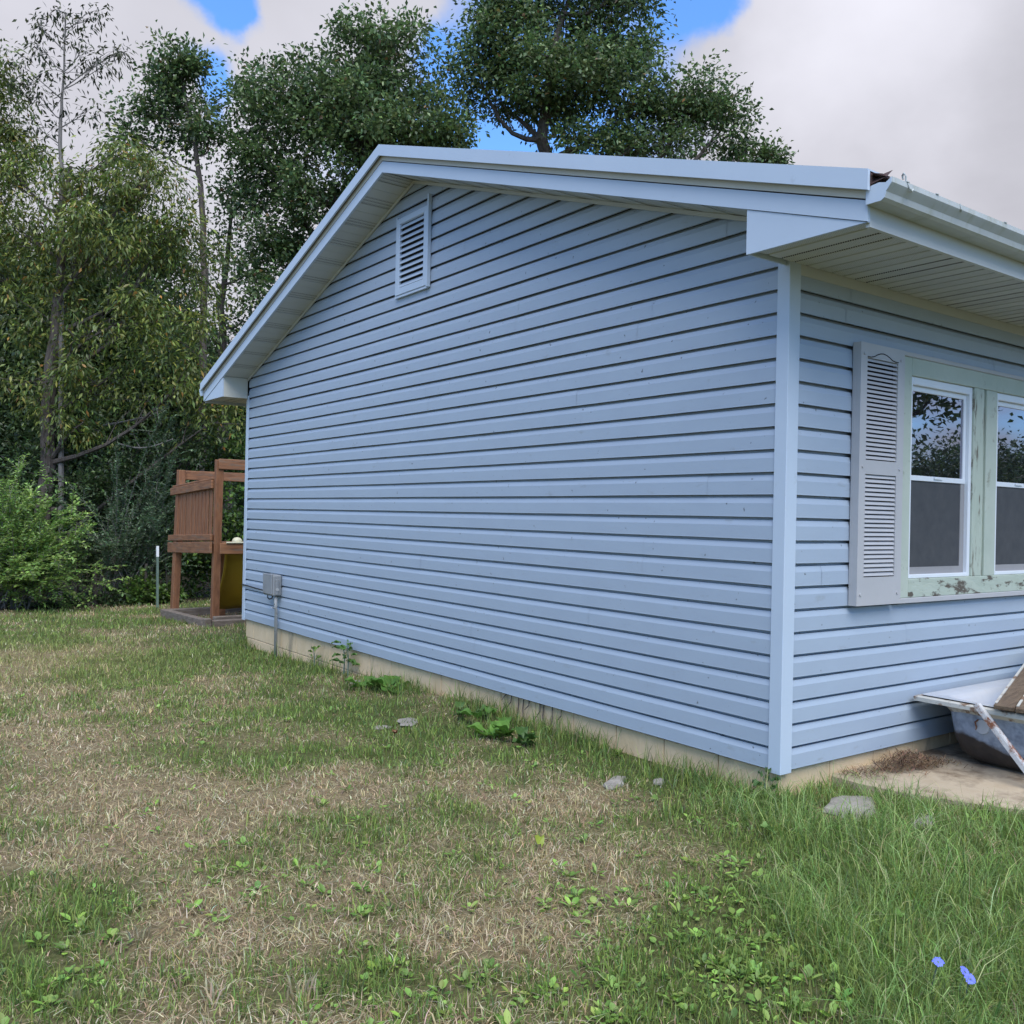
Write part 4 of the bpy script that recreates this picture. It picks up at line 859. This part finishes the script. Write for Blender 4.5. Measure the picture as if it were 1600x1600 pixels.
def crab():
    n0 = 120000; x = RNG.uniform(-2.6, 2.8, n0); y = RNG.uniform(-2.6, .5, n0); r = np.hypot(x-CAM[0], y-CAM[1]); k = (~inhouse(x, y)) & (r > 1.5) & (RNG.random(n0) < tallness(x, y)*np.clip(.3+1.2*vnoise(x, y, 4, 8), 0, 1)); x, y = x[k], y[k]; n = len(x)
    h = (.05+.21*RNG.random(n)**2.2)*(.6+.8*vnoise(x, y, 3, 9)); lean = RNG.uniform(.45, .99, n)
    col = tints(n, [(.16, .27, .06), (.21, .345, .09), (.29, .42, .13), (.44, .45, .20)], [4, 4, 2.4, .8])
    blades('tall_grass', x, y, h, .0036*(.5+.8*RNG.random(n)), col, lean, RNG, 'tall tangled green crabgrass along the slab and house corner', 'tall grass', curl=.75)
crab()
def stems():
    n0 = 9000; x = RNG.uniform(-2.4, 2.6, n0); y = RNG.uniform(-2.6, .45, n0); r = np.hypot(x-CAM[0], y-CAM[1]); k = (~inhouse(x, y)) & (r > 1.6) & (RNG.random(n0) < tallness(x, y)**2*np.clip(.2+1.1*vnoise(x, y, 2.2, 14), 0, 1)); x, y = x[k], y[k]; n = len(x)
    blades('grass_stems', x, y, .14+.22*RNG.random(n), .0028*(.7+.6*RNG.random(n)), tints(n, [(.27, .38, .13), (.36, .44, .19), (.22, .34, .10), (.48, .44, .24)], [3, 3, 3, 1]), RNG.uniform(.6, .985, n), RNG, 'long pale flowering stems sprawling through the tall crabgrass', 'grass stems', curl=.45)
stems()
def walltufts():
    n = 9000; y = RNG.uniform(-.1, 7.5, n); x = -.005-np.abs(RNG.normal(0, .13, n)); k = RNG.random(n) < np.clip(vnoise(x*0, y, 1.9, 12)*2-.55, 0, 1); x, y = x[k], y[k]; n = len(x)
    blades('wall_grass', x, y, .05+.16*RNG.random(n)**2, .005*(.7+.6*RNG.random(n)), tints(n, GREEN+[(.3, .25, .14)], [4, 3, 1, 3, 1]), RNG.uniform(.1, .8, n), RNG, 'uncut grass growing along the foot of the gable foundation', 'grass')
walltufts()
def broad():
    V, T, C = [], [], []; off = 0
    x, y, r = sample(9000, 1.9, 9); gsp = gfield([(1050, 1500, 150, 90), (1190, 1540, 100, 70), (930, 1570, 130, 50), (620, 1570, 110, 40), (900, 1420, 70, 30), (380, 1370, 60, 35), (560, 1450, 60, 30), (100, 1570, 100, 40), (1150, 1420, 60, 50)], x, y)
    k = (~inhouse(x, y)) & (RNG.random(len(x)) < np.clip(gsp*.48, 0, .6)+.07); x, y = x[k], y[k]
    for a, b_ in zip(x, y):
        m = RNG.integers(4, 9); az = RNG.random()*6.28+np.arange(m)*6.2832/m+RNG.normal(size=m)*.3; el = RNG.uniform(.15, .9, m)
        d = np.stack([np.cos(az)*np.cos(el), np.sin(az)*np.cos(el), np.sin(el)], -1); nr = np.stack([-np.cos(az)*np.sin(el), -np.sin(az)*np.sin(el), np.cos(el)], -1)
        s = RNG.uniform(.6, 1.3); pos = np.array([a, b_, g1(a, b_)+.006])+d*.012
        v, t, c = oval_arrays(pos, d, nr, s*.030*(.4+.9*RNG.random(m)), s*.0165*(.6+.8*RNG.random(m)), tints(m, [(.14, .24, .045), (.20, .33, .06), (.27, .42, .085)], [3, 4, 2], .22))
        V.append(v); T.append(t+off); C.append(c); off += len(v)
    o = npmesh('lawn_weeds', np.concatenate(V), np.concatenate(T), np.concatenate(C), m_weed); tag(o, 'small bright broadleaf weeds spread through the lawn', 'weeds', kind='stuff')
broad()

# ---- single weeds along the foundation, each leaf its own part
def bigleaf(parent, base, az, el, ln, wd, col, stem=.0):
    """a broad pointed leaf: cupped grid with a drooping tip"""
    nu, nv = 7, 5; vs_ = []; d = np.array([math.cos(az), math.sin(az), 0]); s = np.array([-math.sin(az), math.cos(az), 0])
    for i in range(nu):
        t = i/(nu-1); wv = wd*.5*(math.sin(math.pi*min(1, t*.92+.06))**.7)*(1 if t < .98 else .1)
        p = np.array(base)+d*(stem+ln*t)*math.cos(el)+np.array([0, 0, (stem+ln*t)*math.sin(el)-ln*.45*t*t])
        for j in range(nv):
            u = j/(nv-1)*2-1; vs_.append(p+s*wv*u+np.array([0, 0, .18*wd*u*u+.01*math.sin(9*t+3*u)]))
    tr_ = [(i*nv+j, i*nv+j+1, (i+1)*nv+j+1, (i+1)*nv+j) for i in range(nu-1) for j in range(nv-1)]
    o = npmesh('leaf', np.array(vs_), np.zeros((0, 3), int), np.tile(col, (len(vs_), 1)), m_weed, parent, quads=np.array(tr_)); o.data.polygons.foreach_set('use_smooth', [True]*len(tr_)); return o
def broadweed(px, py, lab, nl, ln, wd, seed, col=(.10, .22, .035), tall=0.):
    rng = np.random.default_rng(seed); p = onz(px, py, -.2); p = onz(px, py, g1(p[0], p[1])); p[0] = min(p[0], -.06)
    root = empty('broadleaf_weed', (p[0], p[1], g1(p[0], p[1]))); tag(root, lab, 'weed', 'weeds along the gable foundation')
    if tall:
        rel(MB().tube([p, p+np.array([.01, .01, tall*.5]), p+np.array([0, .02, tall])], [.007, .006, .003], 5).build('stem', m_post_g, root), root)
    for i in range(nl):
        az = i*2.4+rng.normal()*.3; b = p+np.array([0, 0, .01+tall*(.25+.75*i/max(1, nl-1))]) if tall else p+np.array([rng.normal()*.03, rng.normal()*.03, .01])
        s = rng.uniform(.7, 1.15); rel(bigleaf(root, b, az, rng.uniform(.25, 1.0), ln*s, wd*s, np.array(col)*rng.uniform(.75, 1.3), stem=.02+.03*rng.random()), root)
broadweed(605, 1082, 'large round-leaved green weed patch against the far half of the foundation', 14, .17, .13, 1)
broadweed(575, 1078, 'round-leaved weed on the utility-box side of the large weed patch', 8, .14, .11, 2)
broadweed(785, 1158, 'bright broad-leaved weed in the lawn below the middle of the gable', 9, .17, .12, 3, (.13, .27, .04))
broadweed(760, 1128, 'pair of pale round weed leaves close to the foundation', 5, .12, .10, 4)
broadweed(815, 1165, 'dark low weed next to the bright broad-leaved weed', 8, .12, .08, 5, (.07, .15, .03))
broadweed(556, 1052, 'upright stemmed weed with stacked pointed leaves on the foundation', 10, .13, .06, 6, (.09, .18, .04), .26)
broadweed(523, 1040, 'slender yellow-green weed at the far part of the foundation', 8, .07, .035, 7, (.14, .24, .05), .18)
broadweed(596, 1052, 'feathery tall weed behind the large round-leaved patch', 12, .07, .02, 8, (.11, .22, .05), .28)
broadweed(735, 1120, 'small dark leafy weed between the round-leaved patch and the bright weed', 7, .09, .06, 9, (.07, .14, .03))
broadweed(1268, 1238, 'dark leafy sprig at the house corner', 9, .06, .03, 10, (.05, .11, .03), .12)
vn = empty('dead_vine', (-.02, 2.05, -.2)); tag(vn, 'dried black vine strands hanging on the foundation near the middle of the gable', 'vine')
for i in range(9):
    yv = 1.75+i*.075+rs.uniform(-.03, .03); h0 = rs.uniform(.05, .16)
    rel(MB().tube([(.022, yv, -.005), (.012, yv+rs.uniform(-.02, .02), -.005-h0*.5), (.0, yv+rs.uniform(-.04, .04), -.005-h0)], [.004, .006, .002], 4).build('strand', m_bark, vn), vn)
# ---- chicory flowers
def chicory(px, py, zf, lab, seed):
    rng = np.random.default_rng(seed); c = onz(px, py, zf); zg = g1(c[0]+.02, c[1]+.03)
    root = empty('chicory_flower', (c[0]+.02, c[1]+.03, zg)); tag(root, lab, 'flower', 'blue chicory flowers')
    rel(MB().tube([(c[0]+.02, c[1]+.03, zg), (c[0]+.01, c[1]+.02, (zg+zf)/2), (c[0], c[1], zf)], [.003, .0025, .002], 5).build('stem', m_post_g, root), root)
    ax_ = unit(np.array([-.35, -.45, .75])+rng.normal(size=3)*.15); a = unit(np.cross(ax_, [0, 0, 1])); b = np.cross(ax_, a)
    for i in range(15):
        t = i*6.2832/15; d = a*math.cos(t)+b*math.sin(t); s = np.cross(ax_, d); L_ = .0165*rng.uniform(.8, 1.1)
        q_ = [c+d*.002, c+d*L_*.6+s*.0021+ax_*.002, c+d*L_+s*.0022+ax_*.001, c+d*L_-s*.0022+ax_*.001, c+d*L_*.6-s*.0021+ax_*.002]
        rel(MB().add(q_, [(0, 1, 2, 3, 4)]).build('petal', m_flower, root), root)
chicory(1466, 1503, -.02, 'blue chicory flower standing higher, nearer the house corner', 1)
chicory(1516, 1530, -.03, 'blue chicory flower standing lower beside the half-closed one', 2)
chicory(1508, 1519, -.04, 'half-hidden blue chicory flower just behind another', 3)

# ---- heap of dead pine needles and leaves on the slab
def needles():
    n = 1500; t = np.where(RNG.random(n) < .62, np.clip(RNG.normal(.58, .14, n), 0, 1), RNG.random(n)); cx = .50+.75*t; cy = -.06-.12*t+RNG.normal(0, .045, n); cy = np.minimum(cy, .0)
    hump = np.exp(-((cx-.93)/.17)**2)*.075*np.exp(-((cy+.09)/.09)**2); x = cx+RNG.normal(0, .03, n); z = -.084+hump*RNG.random(n)**.5+.004
    blades('dead_needles', x, cy, .03+.06*RNG.random(n), .004*np.ones(n), tints(n, [(.12, .07, .04), (.20, .12, .07), (.28, .19, .11), (.07, .045, .03)], [3, 3, 2, 2]), RNG.uniform(.8, .995, n), RNG, 'heap of dead brown needles and leaves on the slab by the foundation', 'litter', m_litter, z)
needles()
def fallen(px, py, lab, col, s, seed):
    p = onz(px, py, -.15); z = g1(p[0], p[1])+.03; p = onz(px, py, z); root = empty('fallen_leaf', tuple(p)); tag(root, lab, 'leaf', 'fallen leaves')
    rel(bigleaf(root, p, seed*1.3, .9, s, s*.55, np.array(col)), root)
fallen(846, 1322, 'single yellow-green leaf standing in the dry lawn', (.26, .33, .04), .075, 1)
fallen(618, 1146, 'curled reddish-brown dead leaf in the lawn near the wall weeds', (.25, .12, .06), .06, 3)
fallen(1212, 1305, 'large pale green leaf lying in the tall grass', (.17, .30, .08), .11, 2)
fallen(1385, 1440, 'upright pointed green leaf in the tall grass', (.16, .30, .06), .09, 4)
def tuft():
    pts = [(215, 1462, (.40, .36, .22)), (470, 1560, (.42, .36, .22)), (830, 1480, (.38, .32, .18)), (930, 1365, (.38, .31, .18)), (330, 1560, (.40, .35, .22)), (120, 1560, (.30, .30, .14)), (700, 1440, (.4, .33, .2))]
    for i, (px, py, c) in enumerate(pts[:6]):
        p = onz(px, py, -.15); n = 26; x = p[0]+RNG.normal(0, .018, n); y = p[1]+RNG.normal(0, .018, n)
        o = blades('straw_tuft', x, y, .05+.05*RNG.random(n), .007*np.ones(n), tints(n, [c], [1]), RNG.uniform(.2, .75, n), RNG, 'upright tuft of pale dry grass in the lawn', 'grass tuft'); del o['kind']; o['group'] = 'dry grass tufts'
tuft()
